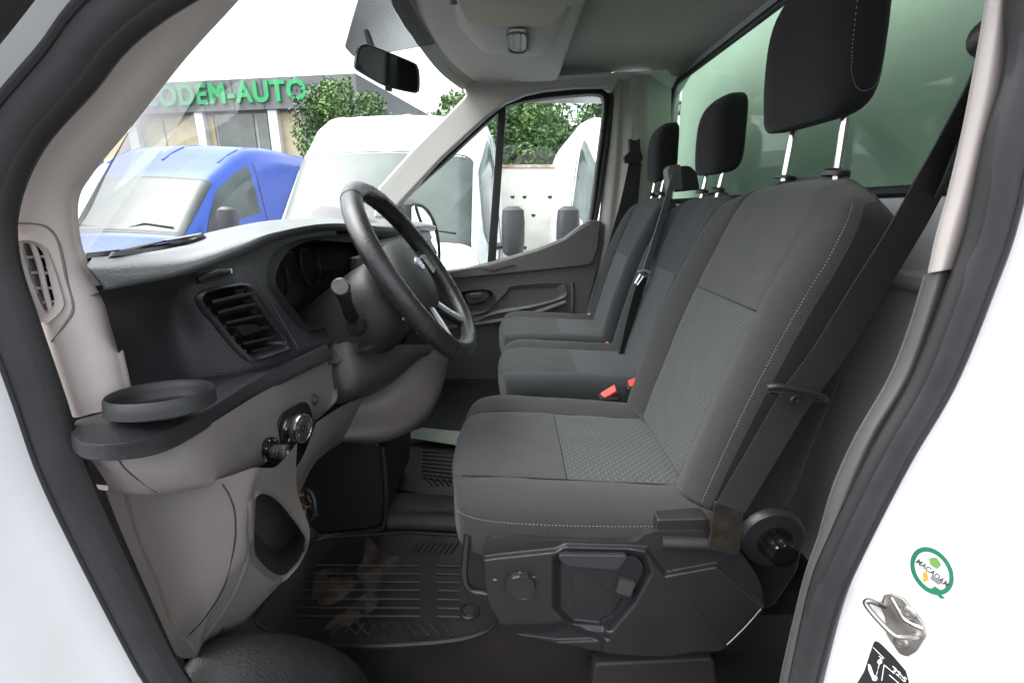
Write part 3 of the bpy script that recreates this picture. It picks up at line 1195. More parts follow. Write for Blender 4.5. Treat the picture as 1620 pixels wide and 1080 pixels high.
# handle cup and lever
q = MB()
hl = smooth_loop([PY(x, y, YD - .05) for x, y in ((730, 463), (765, 458), (778, 462), (779, 470), (765, 480), (740, 485), (732, 478))], 40)
hi = [p.lerp(sum(hl, Vector()) / 40, .28) + V(0, .02, 0) for p in hl]
q.ring(hl, hi, V(0, .012, 0))
q.plate([p + V(0, .012, 0) for p in hi], V(0, .004, 0))
hp = q.build('handle_cup', M_black, pd)
q = MB()
q.plate([PY(x, y, YD - .062) for x, y in rnd([(742, 465), (762, 463), (764, 470), (744, 473)], 3)], V(0, .012, 0))
q.build('handle', mat('handle_grey', (.06, .06, .06), .35), pd, bevel=.003)

# door mirror of this van, outside the passenger window
dm = thing('door_mirror', 'passenger door mirror with bright white reflecting glass, outside the front quarter window', 'mirror', PY(668, 400, 2.42))
c0 = PY(652, 362, 2.60)
q = MB()
rows = []
for zz, sx, sy in ((-.20, .04, .03), (-.185, .075, .07), (-.1, .09, .10), (.06, .09, .105), (.125, .075, .09), (.15, .04, .05)):
    rows.append([c0 + V(-.02 + sx * cos(2 * pi * k / 20), sy * sin(2 * pi * k / 20), zz) for k in range(20)])
q.grid(rows, cu=True, cap=True)
q.tube([c0 + V(-.02, -.05, -.15), c0 + V(-.06, -.18, -.16)], .03, 10)
q.build('mirror_housing', M_vdark, dm)
q = MB()
nmg = V(.78, -.55, .30).normalized()
mgc = PY(670, 365, 2.42)
mg = [ray(x, y) * (mgc.dot(nmg) / ray(x, y).dot(nmg)) for x, y in rnd([(653, 325), (668, 329), (681, 345), (689, 372), (692, 395), (692, 403), (653, 403)], 3)]
q.plate(mg, -nmg * .006)
q.build('mirror_glass', mat('mirror_glass', (.9, .9, .9), .02, metal=1.0), dm, smooth=False)
q = MB()
q.tube(smooth_path([PY(x, y, 2.44) for x, y in ((653, 322), (670, 327), (684, 345), (692, 372), (695, 400), (694, 425))], 24), .008, 8)
q.build('mirror_rim', M_black, dm)

# overhead shelf console
oc = thing('overhead_console', 'grey roof shelf above the windscreen with a clear dome lamp', 'console', V(0, 1.35, .45))
ZC = .50
rows = []
for i in range(25):
    y = .62 + (2.12 - .62) * i / 24
    hx = crv(hdr, min(38.9, max(0, 39 * (y - .46) / 1.71))).x
    e = min(1, (2.12 - y) / .06)
    z0 = ZC - .004
    rows.append([V(hx + .02, y, ZC + .02), V(hx + .035, y, z0), V(hx * .6 + .04, y, z0 - .004), V(.10, y, z0 - .004), V(.165, y, z0), V(.186, y, z0 + .012), V(.19, y, z0 + .04), V(.16, y, z0 + .075)])
q = MB()
q.grid([smooth_path(r, 24) for r in rows])
q.build('shelf', M_grey, oc, sharp=60)
q = MB()
q.add([rows[-1][k] for k in range(8)], [tuple(range(8))])
q.build('shelf_end', M_grey, oc)
# hanging centre bulge with pocket mouth
def ocz(px, py, z):
    return PZ(px, py, z)
q = MB()
topr = [(712, 8), (724, 40), (750, 70), (765, 82), (800, 88), (848, 90), (868, 82), (884, 55), (905, 12)]
rowa = [ocz(x, y, ZC - .006) for x, y in topr]
rowb = [ocz(800 + (x - 800) * .90, y * .93, ZC - .035) for x, y in topr]
rowc = [ocz(800 + (x - 800) * .72, y * .55 , ZC - .045) for x, y in topr]
rowd = [ocz(800 + (x - 800) * .70, -30 + y * .3, ZC - .045) for x, y in topr]
q.grid(patch([rowa, rowb, rowc, rowd], 48, 20))
ocb = bvh(q)
q.build('centre_pod', M_grey, oc, sharp=60)
q = MB()
pk = [(722, 6), (735, 34), (752, 43), (870, 44), (885, 30), (898, 14), (905, -30), (722, -30)]
q.plate([PZ(x, y, ZC - .062) for x, y in rnd(pk, 6)], V(0, 0, .014))
q.build('pocket_flap', mat('cream_pocket_flap', (.50, .43, .36), .7), oc, bevel=.006)
q = MB()
q.plate([PZ(x, y, ZC - .075) for x, y in rnd([(690, -60), (700, 0), (745, 5), (850, 14), (905, 12), (930, 0), (940, -60)], 6)], V(0, 0, .016))
q.build('shelf_lip', M_grey, oc, bevel=.006)
ll = [(800, 50), (815, 48), (833, 49), (837, 60), (836, 80), (830, 86), (812, 86), (801, 80)]
LL = [PZ(x, y, ZC - .050) for x, y in rnd(ll, 4)]
q = MB()
q.plate(LL, V(0, 0, .03))
q.build('lamp_base', mat('lamp_reflector', (.55, .55, .55), .25), oc, bevel=.003)
q = MB()
L2 = [PZ(x, y, ZC - .062) for x, y in rnd([(804, 53), (815, 51), (831, 52), (834, 61), (833, 79), (828, 83), (813, 83), (804, 78)], 4)]
q.plate(L2, V(0, 0, .010))
q.build('lamp_lens', mat('lamp_lens', (.85, .87, .88), .05, spec=1.0), oc, bevel=.004)
q = MB()
q.ring(resample_loop([p + V(0, 0, -.004) for p in LL], 40), resample_loop([p + V(0, 0, -.004) for p in L2], 40), V(0, 0, .006))
q.tube([PZ(812, 55, ZC - .064), PZ(811, 80, ZC - .064)], .002, 6)
q.tube([PZ(824, 54, ZC - .064), PZ(823, 82, ZC - .064)], .002, 6)
q.build('lamp_frame', mat('lamp_frame_grey', (.12, .12, .12), .4), oc)

# interior mirror
im = thing('interior_mirror', 'black framed rear view mirror hanging by the windscreen', 'mirror', PY(612, 70, 1.30))
mpx = [(566, 75), (575, 70), (590, 73), (652, 98), (661, 106), (664, 118), (664, 141), (660, 147), (650, 147), (610, 137), (575, 118), (562, 108), (561, 95)]


def mp(x, y, k=0.0):
    d = ray(x, y)
    # mirror plane, turned to the driver
    n = V(.55, -.80, -.18).normalized()
    p0 = PY(612, 108, 1.30)
    return d * ((p0 + n * k).dot(n) / d.dot(n))


nm = V(.55, -.80, -.18).normalized()
q = MB()
fl = smooth_loop([mp(x, y) for x, y in mpx], 60)
cm = sum(fl, Vector()) / 60
q.grid([[p.lerp(cm, .09) + nm * .002 for p in fl], [p.lerp(cm, .03) + nm * .004 for p in fl], fl, [p.lerp(cm, .02) - nm * .012 for p in fl], [p.lerp(cm, .2) - nm * .024 for p in fl], [p.lerp(cm, .6) - nm * .03 for p in fl], [p.lerp(cm, .95) - nm * .031 for p in fl]], cu=True)
q.build('mirror_housing', M_black, im)
q = MB()
q.plate([p.lerp(cm, .085) + nm * .001 for p in fl], -nm * .002)
q.build('mirror_glass', mat('dim_mirror_glass', (.22, .23, .225), .05, metal=1.0), im, smooth=False)
q = MB()
a = mp(612, 140)
q.plate(rnd([mp(610, 134, .004), mp(621, 137, .004), mp(620, 146, .004), mp(611, 143, .004)], .001), -nm * .01)
q.tube(smooth_path([cm - nm * .02, cm - nm * .06 + V(-.01, 0, .03), cm - nm * .09 + V(-.02, 0, .09)], 10), .008, 8)
q.build('mirror_stem', M_black, im)
# ------------------------------------------------------------------ dashboard
db = thing('dashboard', 'charcoal and taupe dashboard with side shelf, air vent, instrument hood and light switches', 'dashboard', (-.5, 1.3, -.75))
# soft top: rows from the windscreen base to the lip, columns from the driver door to the passenger door
colsY = [0, 1, 2, 3, 4, 5, 6, 7, 8, 9, 10]
front = [V(-.47, .44, -.09), V(-.56, .56, -.10), V(-.66, .70, -.105), V(-.74, .86, -.11), V(-.79, 1.02, -.11), V(-.82, 1.18, -.11), V(-.84, 1.36, -.11), V(-.82, 1.56, -.11), V(-.80, 1.75, -.10), V(-.72, 1.95, -.09), V(-.66, 2.16, -.08)]
crest = [PX(142, 408, -.41), PX(205, 402, -.43), PX(300, 388, -.47), PX(352, 365, -.50), PX(425, 349, -.50), PX(500, 345, -.50), V(-.48, 1.36, -.030), V(-.46, 1.56, -.035), V(-.46, 1.75, -.04), V(-.46, 1.95, -.045), V(-.46, 2.16, -.05)]
brow = [PX(138, 420, -.375), PX(200, 416, -.375), PX(300, 405, -.395), PX(375, 380, -.405), PX(436, 363, -.40), PX(525, 351, -.375), V(-.36, 1.36, -.045), V(-.35, 1.56, -.05), V(-.35, 1.75, -.055), V(-.35, 1.95, -.06), V(-.35, 2.16, -.07)]
lip = [PX(148, 432, -.365), PX(205, 432, -.362), PX(300, 420, -.378), PX(382, 392, -.385), PX(440, 369, -.385), PX(525, 356, -.362), V(-.35, 1.36, -.058), V(-.34, 1.56, -.065), V(-.34, 1.75, -.07), V(-.34, 1.95, -.075), V(-.34, 2.16, -.09)]
under = [PX(163, 457, -.362), PX(205, 451, -.360), PX(300, 432, -.38), PX(385, 403, -.395), PX(443, 378, -.395), PX(525, 363, -.372), V(-.37, 1.36, -.075), V(-.36, 1.56, -.08), V(-.36, 1.75, -.085), V(-.36, 1.95, -.09), V(-.36, 2.16, -.10)]
mid = [a.lerp(b, .5) + V(0, 0, .01) for a, b in zip(front, crest)]
under2 = [p + V(-.02, 0, -.004) for p in under]
q = MB()
q.grid([under2[1:], [V(min(p.x, -.40) - .10, p.y, -.11) for p in under2[1:]], [V(min(p.x, -.40) - .10, p.y, -.60) for p in under2[1:]]])
q.grid([[p + V(0, 0, -.01) for p in front], [V(-1.03, p.y, -.12) for p in front], [V(-1.03, p.y, -.6) for p in front]])
q.grid([[V(-1.03, .42, -.10), V(-.42, .44, -.10)], [V(-1.03, .60, -.12), V(-.56, .60, -.12)]])
q.build('dash_backing', M_rubber2, db, sharp=30)  # backing sheets added to keep light from leaking through the dash
rows = patch([front, mid, crest, brow, lip, under, under2], 110, 66)
slot = [(178, 392), (250, 381), (322, 376), (300, 386), (262, 394), (215, 402)]
q = holed(rows, [slot])
dt = q.build('top_pad', M_dash, db, sharp=60)
tq = MB()
tq.grid(rows)
tbv = bvh(tq)
# tray slot by the windscreen
q = MB()
sl_ = smooth_loop([hit(tbv, *p, .001)[0] for p in slot], 60)
cs_ = sum(sl_, Vector()) / 60
q.grid([[cs_ + (p - cs_) * 1.06 for p in sl_], [p + V(0, 0, .004) for p in sl_], [p + V(0, 0, -.002) for p in sl_], [p + V(0, 0, -.05) for p in sl_]], cu=True)
q.plate([p + V(0, 0, -.05) for p in sl_], V(0, 0, -.002))
q.build('tray', M_black, db)
# raised rear lip of the tray (seen against the parked van)
q = MB()
q.tube(smooth_path([hit(tbv, 186, 391, .004)[0], hit(tbv, 250, 380, .006)[0], hit(tbv, 322, 374, .004)[0]], 20), .0025, 8)
q.build('tray_rim', M_dash, db)
# centre speaker hump
q = MB()
hb = []
for k in range(13):
    f = k / 12
    hb.append([V(-.52 + .02 * j, 1.22 + .36 * f, -.045 + (.052 if True else 0) * sin(pi * min(1, f * 1.15) ** .8) * (1 - (j / 7) ** 2)) for j in range(8)])
q.grid(hb)
q.grid([[V(r[0].x - .14, r[0].y, -.09) for r in hb], [r[0] for r in hb]])
q.build('centre_speaker_pod', mat('grey_speaker_pod', (.16, .15, .155), .6, bump=.3, bscale=900), db, sharp=60)

# upper face with recessed end panel, between lip and shelf
r0 = [(150, 452, -.366), (205, 446, -.364), (262, 437, -.372), (330, 421, -.386), (385, 401, -.398), (415, 388, -.401), (443, 376, -.40), (490, 367, -.39), (530, 361, -.374)]
r1 = [(165, 480, -.372), (215, 478, -.384), (265, 470, -.395), (318, 455, -.382), (385, 440, -.376), (420, 450, -.374), (432, 460, -.374), (500, 455, -.372), (545, 450, -.372)]
r2 = [(178, 525, -.370), (225, 522, -.382), (275, 520, -.395), (335, 505, -.376), (400, 490, -.366), (438, 498, -.364), (455, 505, -.364), (510, 500, -.362), (545, 498, -.362)]
r3 = [(192, 575, -.366), (235, 575, -.378), (290, 570, -.388), (355, 550, -.370), (412, 535, -.358), (455, 538, -.354), (478, 535, -.352), (515, 530, -.350), (540, 528, -.350)]
r4 = [(206, 622, -.362), (250, 615, -.372), (310, 604, -.380), (372, 588, -.362), (420, 572, -.352), (470, 555, -.346), (490, 549, -.344), (512, 543, -.342), (530, 540, -.340)]
r5 = [(208, 650, -.362), (255, 640, -.372), (320, 625, -.380), (380, 600, -.362), (430, 582, -.352), (480, 563, -.346), (498, 557, -.344), (520, 550, -.342), (540, 546, -.340)]
ctrl = [[PX(p[0], p[1], p[2] - (.034 * min(1, i / 2) * (((.2, .2, .3, 1.1, 1.25, 1.25)[i], (.7, .7, .7, 1, 1, 1)[i], .75, .3, 0, 0, 0, 0, 0)[j]))) for j, p in enumerate(r)] for i, r in enumerate((r0, r1, r2, r3, r4, r5))]
rows = patch(ctrl, 90, 70)
vout = [(308, 470), (318, 459), (345, 453), (387, 447), (402, 456), (430, 500), (463, 547), (455, 556), (425, 566), (400, 574), (388, 570), (366, 548), (338, 512), (320, 490)]
vin = [(318, 472), (326, 463), (350, 458), (383, 453), (394, 461), (423, 504), (453, 545), (447, 551), (420, 559), (402, 566), (394, 562), (374, 541), (346, 505), (328, 486)]
clus = [(427, 447), (436, 418), (452, 395), (476, 383), (520, 375), (560, 372), (620, 380), (640, 400), (620, 470), (540, 500), (506, 521), (490, 523), (476, 512), (460, 490)]
q = holed(rows, [vin, clus])
q.build('upper_panel', M_dark, db, sharp=60)
fq = MB()
fq.grid(rows)
fb = bvh(fq)
# round vent: bezel, vanes, tab
lo = resample_loop([hit(fb, *p, .003)[0] for p in rnd(vout, 10)], 100)
li = resample_loop([hit(fb, *p, .0)[0] for p in rnd(vin, 8)], 100)
nv_ = V(1, 0, .0)
vt = MB()
vt.grid([[p - nv_ * .004 for p in lo], lo, [a.lerp(b, .5) + nv_ * .0035 for a, b in zip(lo, li)], li, [p - nv_ * .05 for p in li]], cu=True)
vto = vt.build('air_vent', M_black, db, sharp=60)
q = MB()
q.plate([p - nv_ * .045 for p in li], -nv_ * .002)
q.build('vent_back', M_rubber2, vto)
q = MB()
dep = .010
for a, b in (((324, 484), (398, 468)), ((334, 500), (410, 483)), ((346, 517), (422, 501)), ((360, 535), (434, 518)), ((374, 549), (444, 535)), ((388, 561), (450, 548))):
    pa, pb = PX(a[0], a[1], -.385), PX(b[0], b[1], -.374)
    t_ = (pb - pa).normalized()
    n2 = V(1, 0, .55).normalized()
    q.grid([[pa + n2 * .012 + V(0, 0, .0015), (pa + pb) / 2 + n2 * .015 + V(0, 0, .0015), pb + n2 * .012 + V(0, 0, .0015)],
            [pa - n2 * .020 + V(0, 0, .0015), (pa + pb) / 2 - n2 * .02 + V(0, 0, .0015), pb - n2 * .020 + V(0, 0, .0015)],
            [pa - n2 * .020 - V(0, 0, .0015), (pa + pb) / 2 - n2 * .02 - V(0, 0, .0015), pb - n2 * .020 - V(0, 0, .0015)],
            [pa + n2 * .012 - V(0, 0, .0025), (pa + pb) / 2 + n2 * .015 - V(0, 0, .0025), pb + n2 * .012 - V(0, 0, .0025)]], cv=True)
q.build('vent_vane', mat('vent_vane_plastic', (.032, .031, .035), .38), vto, bevel=.0008)
q = MB()
q.plate([PX(x, y, -.366) for x, y in rnd([(374, 517), (405, 512), (413, 523), (386, 531)], 2)], V(-.016, 0, 0))
for x, y in ((380, 461), (392, 476), (403, 492), (413, 505), (424, 518), (434, 528), (443, 540)):
    p = PX(x, y, -.374)
    q.box((p.x - .004, p.y - .0035, p.z - .0035), (p.x + .003, p.y + .0035, p.z + .0035))
q.build('vent_tab', M_black, vto, bevel=.0012)
# small thumbwheel blade above the vent
q = MB()
sw = [hit(fb, *p, .001)[0] for p in rnd([(296, 441), (310, 430), (360, 423), (374, 426), (372, 434), (352, 442), (310, 450)], 5)]
q.ring(resample_loop(sw, 60), resample_loop([p.lerp(sum(sw, Vector()) / len(sw), .2) for p in sw], 60), V(-.004, 0, 0))
q.tube(smooth_path([hit(fb, 309, 443, .002)[0], hit(fb, 335, 434, .007)[0], hit(fb, 358, 431, .003)[0]], 14), .0042, 8)
q.build('coin_slot', M_black, db, sharp=40)
q = MB()
a_ = hit(fb, 361, 431, .004)[0]
q.box((a_.x - .002, a_.y - .001, a_.z - .003), (a_.x + .002, a_.y + .001, a_.z + .003))
q.build('slot_mark', M_whiteink, db)

# instrument hood and cluster
lo = resample_loop([hit(fb, *p, .002)[0] if p[0] < 530 else PX(*p, -.372) for p in rnd(clus, 8)], 110)
cc_ = sum(lo, Vector()) / len(lo)
q = MB()
q.grid([[cc_ + (p - cc_) * 1.05 + V(-.002, 0, 0) for p in lo], [p + V(.004, 0, 0) for p in lo], [cc_ + (p - cc_) * .985 + V(-.006, 0, 0) for p in lo], [cc_ + (p - cc_) * .93 + V(-.085, 0, 0) for p in lo]], cu=True)
ch = q.build('instrument_hood', M_black, db, sharp=60)
q = MB()
q.plate([cc_ + (p - cc_) * .93 + V(-.085, 0, 0) for p in lo], V(-.004, 0, 0))
q.build('instrument_panel', mat('cluster_face', (.02, .019, .021), .25, bump=.1, bscale=20), ch)
q = MB()
for yy in (.90, 1.06):
    q = MB()
    q.lathe(V(-.452, yy, -.12), (1, 0, .1), [(.048, 0), (.05, .004), (.047, .006), (.046, .002)], 30, capn=False)
    q.build('dial_ring', mat('dial_rim', (.03, .03, .033), .3), ch)
q = MB()
q.plate([PX(x, y, -.392) for x, y in ((500, 359), (560, 358), (660, 362), (665, 385), (600, 385), (500, 380))], V(-.01, 0, 0))
q.build('hood_gap_filler', M_rubber2, db)  # filler plate added to block light leaking in above the hood
# panel seam lines around vent
q = MB()
q.tube(smooth_path([hit(fb, *p, .0005)[0] for p in ((377, 420), (400, 437), (425, 472), (450, 515), (472, 552))], 30), .0007, 5)
q.build('panel_seam', mat('seam_highlight', (.10, .10, .11), .35), db)

# shelf: dark slab with soft front roll
sh = MB()
path_o = [(112, 684), (130, 700), (180, 704), (250, 688), (320, 655), (400, 605), (460, 575), (520, 550)]      # outer top edge
path_i = [(128, 652), (206, 630), (212, 628), (262, 624), (320, 610), (380, 588), (450, 562), (510, 538)]
ZS = -.19
ZC_ = [-.200, -.192, -.190, -.196, -.206, -.218, -.230, -.240]
po = [PZ(x, y, z) for (x, y), z in zip(path_o, ZC_)]
pi_ = [PZ(x, y, z + .003) for (x, y), z in zip(path_i, ZC_)]
rows = [[p + V(-.09, .0, -.002) for p in pi_], pi_, [a.lerp(b, .55) + V(0, 0, .001) for a, b in zip(pi_, po)], [a.lerp(b, .92) + V(0, 0, .0005) for a, b in zip(pi_, po)], po]
dn = [(110, 700), (133, 716), (190, 718), (262, 704), (330, 668), (408, 620), (470, 589), (526, 562)]
dnp = [PZ(x, y, z - .013) for (x, y), z in zip(dn, ZC_)]
rows += [dnp, [p + V(-.004, .004, -.008) for p in dnp], [p + V(-.03, .03, -.012) for p in dnp]]
rr = patch(rows, 60, 50)
sh.grid(rr)
sbv = bvh(sh)
sh.build('side_shelf', mat('shelf_soft_plastic', (.027, .027, .030), .45, bump=.4, bscale=800, kind='voronoi', var=.08, vscale=12), db, sharp=60)
# cup ring standing on the shelf
q = MB()
cr0 = PZ(253, 621, ZS + .020)
ru = (PZ(338, 622, ZS + .02) - PZ(168, 634, ZS + .02)).length / 2
q.lathe(V(cr0.x, cr0.y, ZS), (0, .09, 1), [(ru * 1.0, .006), (ru * 1.0, .012), (ru * .985, .019), (ru * .95, .0215), (ru * .90, .020), (ru * .87, .014), (ru * .84, .004), (ru * .8, .002), (.0015, .002)], 56, capn=False)
chd = q.build('cup_holder', mat('cup_ring_plastic', (.024, .024, .026), .5, bump=.15, bscale=500), db, sharp=70)
q = MB()
q.lathe(V(cr0.x, cr0.y, ZS), (0, .09, 1), [(ru * .868, .013), (ru * .845, .005), (ru * .8, .0028), (.0015, .0028)], 56, capn=False)
q.build('cup_shade', mat('cup_shade_black', (.006, .006, .007), .7), chd)  # shallow lining whose black stands in for a deep well's shade

# taupe lower panel with switches
lp0 = [(122, 712), (185, 722), (262, 708), (330, 672), (408, 624), (470, 592), (524, 566), (530, 570)]
lp1 = [(150, 735), (205, 752), (275, 752), (345, 728), (415, 675), (470, 636), (526, 612), (534, 612)]
lp2 = [(170, 775), (225, 782), (290, 775), (360, 762), (415, 735), (455, 708), (500, 666), (528, 640)]
X0 = [p.x + .006 for p in dnp]
X2 = [x - .012 for x in X0]
ctrl = [[PX(x, y, a - .012) for (x, y), a in zip(lp0, X0)], [PX(x, y, a - .006) for (x, y), a in zip(lp1, X0)], [PX(x, y, a) for (x, y), a in zip(lp2, X2)], [PX(x, y, a) + V(-.05, .02, -.002) for (x, y), a in zip(lp2, X2)]]
q = MB()
q.grid(patch(ctrl, 60, 40))
lbv = bvh(q)
q.build('switch_panel', M_brown, db, sharp=70)
q = MB()
q.tube(smooth_path([hit(lbv, *p, .0002)[0] for p in ((188, 726), (196, 738), (215, 755), (248, 778))], 20), .0008, 5)
q.build('switch_panel_seam', M_black, db)
# light switch
n_ = hit(lbv, 462, 672)[1]
q = MB()
ls = [hit(lbv, *p, .0005)[0] for p in rnd([(438, 668), (445, 652), (478, 634), (486, 640), (492, 660), (490, 684), (465, 702), (448, 712), (442, 700)], 5)]
q.plate(ls, n_ * .003)
lsw = q.build('light_switch', M_gloss, db, bevel=.001)
kc = hit(lbv, 465, 676, .003)[0]
ax_ = (n_ + V(.15, -.25, .05)).normalized()
rk = .0225
q = MB()
q.lathe(kc, ax_, [(rk * .9, -.003), (rk * .96, -.001), (rk * .96, .010), (rk * .9, .0125)], 40)
q.build('switch_knob', mat('knob_dark_silver', (.16, .15, .15), .3, metal=.6), lsw)
q = MB()
q.lathe(kc + ax_ * .0105, ax_, [(rk * .97, 0), (rk * 1.0, .001), (rk * .98, .003), (rk * .88, .0035), (rk * .86, .002)], 44, capn=False)
q.build('knob_ring', M_chrome, lsw)
q = MB()
q.lathe(kc + ax_ * .011, ax_, [(rk * .9, 0), (rk * .88, .0012), (.0003, .0016)], 40)
q.build('knob_face', mat('knob_face_black', (.008, .008, .009), .45), lsw)
q = MB()
xa = ax_.cross(V(0, 0, 1)).normalized() * -1
ya = xa.cross(ax_) * -1
if ya.z < 0:
    ya = -ya
for an, ch_ in ((150, '0'), (118, 'x'), (95, 'o'), (205, '0'), (50, '-'), (25, '-'), (0, 'E'), (-25, 'E'), (-50, '-')):
    r_ = rk * .62
    put_text(q, ch_, .0058, kc + ax_ * .0128 + xa * (r_ * cos(radians(an))) + ya * (r_ * sin(radians(an))), xa, ya, extrude=.0001)
put_text(q, 'c', .007, kc + ax_ * .0128, xa, ya, extrude=.0001)
for px, py in ((448, 678), (453, 695)):
    p, nn = hit(lbv, px, py, .0038)
    put_text(q, '#', .006, p, xa, ya, extrude=.0001)
q.build('switch_symbols', M_whiteink, lsw, smooth=False)
# mirror adjuster
n2_ = hit(lbv, 428, 712)[1]
q = MB()
ms = [hit(lbv, *p, .0005)[0] for p in rnd([(413, 715), (414, 700), (420, 692), (430, 690), (438, 698), (442, 715), (440, 732), (430, 741), (420, 737)], 6)]
q.plate(ms, n2_ * .003)
msw = q.build('mirror_switch', M_gloss, db, bevel=.0012)
q = MB()
kc2 = hit(lbv, 427, 713, .003)[0]
ax2 = (n2_ + V(.6, 0, 0)).normalized()
q.lathe(kc2, ax2, [(.0085, 0), (.0085, .003), (.0095, .004), (.0085, .006), (.0095, .008), (.0085, .010), (.0098, .012), (.0098, .018), (.0085, .0195)], 30)
q.build('mirror_switch_knob', mat('knob_grey_plastic', (.055, .052, .055), .4), msw)
q = MB()
for px, py in ((421, 697), (430, 696), (416, 709)):
    p, nn = hit(lbv, px, py, .004)
    q.lathe(p, nn, [(.0011, 0), (.0011, .0004)], 10)
put_text(q, 'n', .010, kc2 + ax2 * .0198, xa, ya, extrude=.0001)
q.build('mirror_switch_marks', M_whiteink, msw, smooth=False)
# dimmer thumb button
q = MB()
bc, bn2 = hit(lbv, 496, 632, .001)
q.lathe(bc, bn2, [(.009, -.001), (.0095, .002), (.008, .0035), (.0055, .003), (.005, .007), (.001, .0075)], 28)
q.build('dimmer_button', mat('button_grey', (.06, .055, .058), .35), db)

# kick panel below: door end of the dashboard, with pocket
kp = [
    [(166, 770, .455), (225, 775, .452), (290, 770, .45), (355, 755, .45), (400, 740, .455), (420, 740, .47), (440, 735, .49), (470, 700, .53)],
    [(172, 790, .455), (235, 800, .452), (300, 800, .45), (360, 795, .45), (392, 786, .455), (405, 782, .47), (440, 780, .51), (470, 775, .55)],
    [(192, 840, .455), (245, 840, .452), (305, 840, .45), (360, 840, .45), (388, 835, .455), (400, 840, .475), (445, 835, .525), (490, 838, .57)],
    [(215, 893, .455), (258, 893, .452), (310, 893, .45), (358, 885, .452), (385, 878, .458), (400, 878, .475), (440, 912, .53), (480, 878, .57)],
    [(240, 950, .455), (273, 950, .452), (310, 950, .45), (340, 945, .455), (360, 930, .465), (378, 925, .48), (410, 945, .53), (450, 915, .56)],
    [(262, 1000, .455), (285, 1000, .452), (305, 1000, .455), (318, 1000, .46), (330, 985, .47), (345, 990, .49), (370, 1000, .53), (395, 975, .56)],
    [(278, 1035, .46), (290, 1040, .46), (303, 1040, .46), (312, 1035, .46), (320, 1020, .475), (328, 1015, .49), (345, 1018, .53), (365, 1010, .56)]]
ctrl = [[PY(*p) for p in r] for r in kp]
rows = patch(ctrl, 90, 90)
pock = [(402, 788), (412, 778), (428, 782), (445, 797), (465, 822), (482, 848), (482, 868), (470, 890), (448, 914), (436, 914), (416, 900), (400, 880), (399, 860)]
q = holed(rows, [pock])
M_taupe = mat('kick_panel_plastic', (.128, .115, .108), .6, bump=.25, bscale=700, var=.05, vscale=8)
kpo = q.build('kick_panel', M_taupe, db, sharp=70)
kq = MB()
kq.grid(rows)
kb = bvh(kq)
q = MB()
lo = resample_loop([hit(kb, *p, .002)[0] for p in rnd([(440 + (x - 440) * 1.06, 848 + (y - 848) * 1.05) for x, y in pock], 8)], 80) if False else None
def khit(x, y, off):
    try:
        return hit(kb, x, y, off)[0]
    except RuntimeError:
        return PY(x, y, .57)
li = resample_loop([khit(x, y, .001) for x, y in rnd(pock, 8)], 80)
ck = sum(li, Vector()) / 80
lo = [ck + (p - ck) * 1.085 + V(0, -.001, 0) for p in li]
md_ = [a.lerp(b, .5) + V(.002, -.004, 0) for a, b in zip(lo, li)]
q.grid([[p + V(0, .006, 0) for p in lo], lo, md_, li, [p + V(-.002, .006, .0) for p in li]], cu=True)
q.build('pocket_rim', M_taupe, kpo, sharp=70)
q = MB()
q.grid([[p + V(-.002, .005, 0) for p in li], [p + V(-.03, .055, 0) for p in li]], cu=True)
q.plate([p + V(-.03, .054, 0) for p in li], V(0, .003, 0))
q.build('pocket_back', mat('pocket_shade', (.026, .023, .024), .6), kpo)  # shade inside the pocket put into darker walls and back
q = MB()
q.tube(smooth_path([hit(kb, *p, .0004)[0] for p in ((352, 765), (364, 785), (372, 815), (371, 860), (355, 925), (325, 975), (300, 1003))], 40), .0008, 5)
q.build('kick_panel_seam', M_black, kpo)
q = MB()
q.tube(smooth_path([hit(kb, *p, -.0015)[0] for p in ((196, 782), (215, 850), (245, 920), (268, 985), (292, 1010), (308, 1030))], 40), .003, 8)
q.tube(smooth_path([hit(kb, *p, -.001)[0] for p in ((396, 790), (395, 850), (386, 900), (360, 955), (325, 1005))], 40), .004, 8)
q.build('kick_panel_ridge', M_taupe, kpo)
# bracket area under the shelf, left
q = MB()
q.plate([PY(x, y, .452) for x, y in rnd([(158, 736), (200, 740), (240, 784), (222, 784), (180, 780), (168, 760)], 3)], V(0, .01, 0))
if False:
    q.build('shelf_bracket', M_brown, db, bevel=.003)

# column shroud and knee panels
def lofted(secs, n=28, names=None):
    """secs: list of (center, ax, ay, rx, ry, exponent)"""
    rows = []
    for c, ax, ay, rx, ry, e in secs:
        ax, ay = Vector(ax).normalized(), Vector(ay).normalized()
        r = []
        for k in range(n):
            t = 2 * pi * k / n
            cx_, sy_ = cos(t), sin(t)
            r.append(Vector(c) + ax * rx * math.copysign(abs(cx_) ** (2 / e), cx_) + ay * ry * math.copysign(abs(sy_) ** (2 / e), sy_))
        rows.append(r)
    return rows


WC = V(-.190, .95, -.125)
WA = V(cos(radians(33)), 0, sin(radians(33)))
WU = V(-sin(radians(33)), 0, cos(radians(33)))
q = MB()
secs = []
for d, rx, ry, e, dz in ((-.055, .062, .062, 2.3, 0), (-.075, .080, .082, 2.4, -.005), (-.13, .085, .088, 2.4, -.012), (-.20, .085, .09, 2.5, -.02), (-.27, .08, .10, 2.5, -.03), (-.34, .07, .10, 2.5, -.03)):
    c = WC + WA * d + WU * dz
    secs.append((c, (0, 1, 0), WU, rx, ry, e))
rr = lofted(secs)
q.grid(patch(rr, 60, 26) if False else rr, cu=True, cap=True)
sc = thing('steering_column', 'dark steering column shroud with wiper stalk behind the wheel', 'steering column', WC + WA * -.3)
q.build('column_shroud', mat('shroud_plastic', (.019, .018, .019), .5, bump=.35, bscale=600, kind='voronoi'), sc, sub=1, sharp=0)
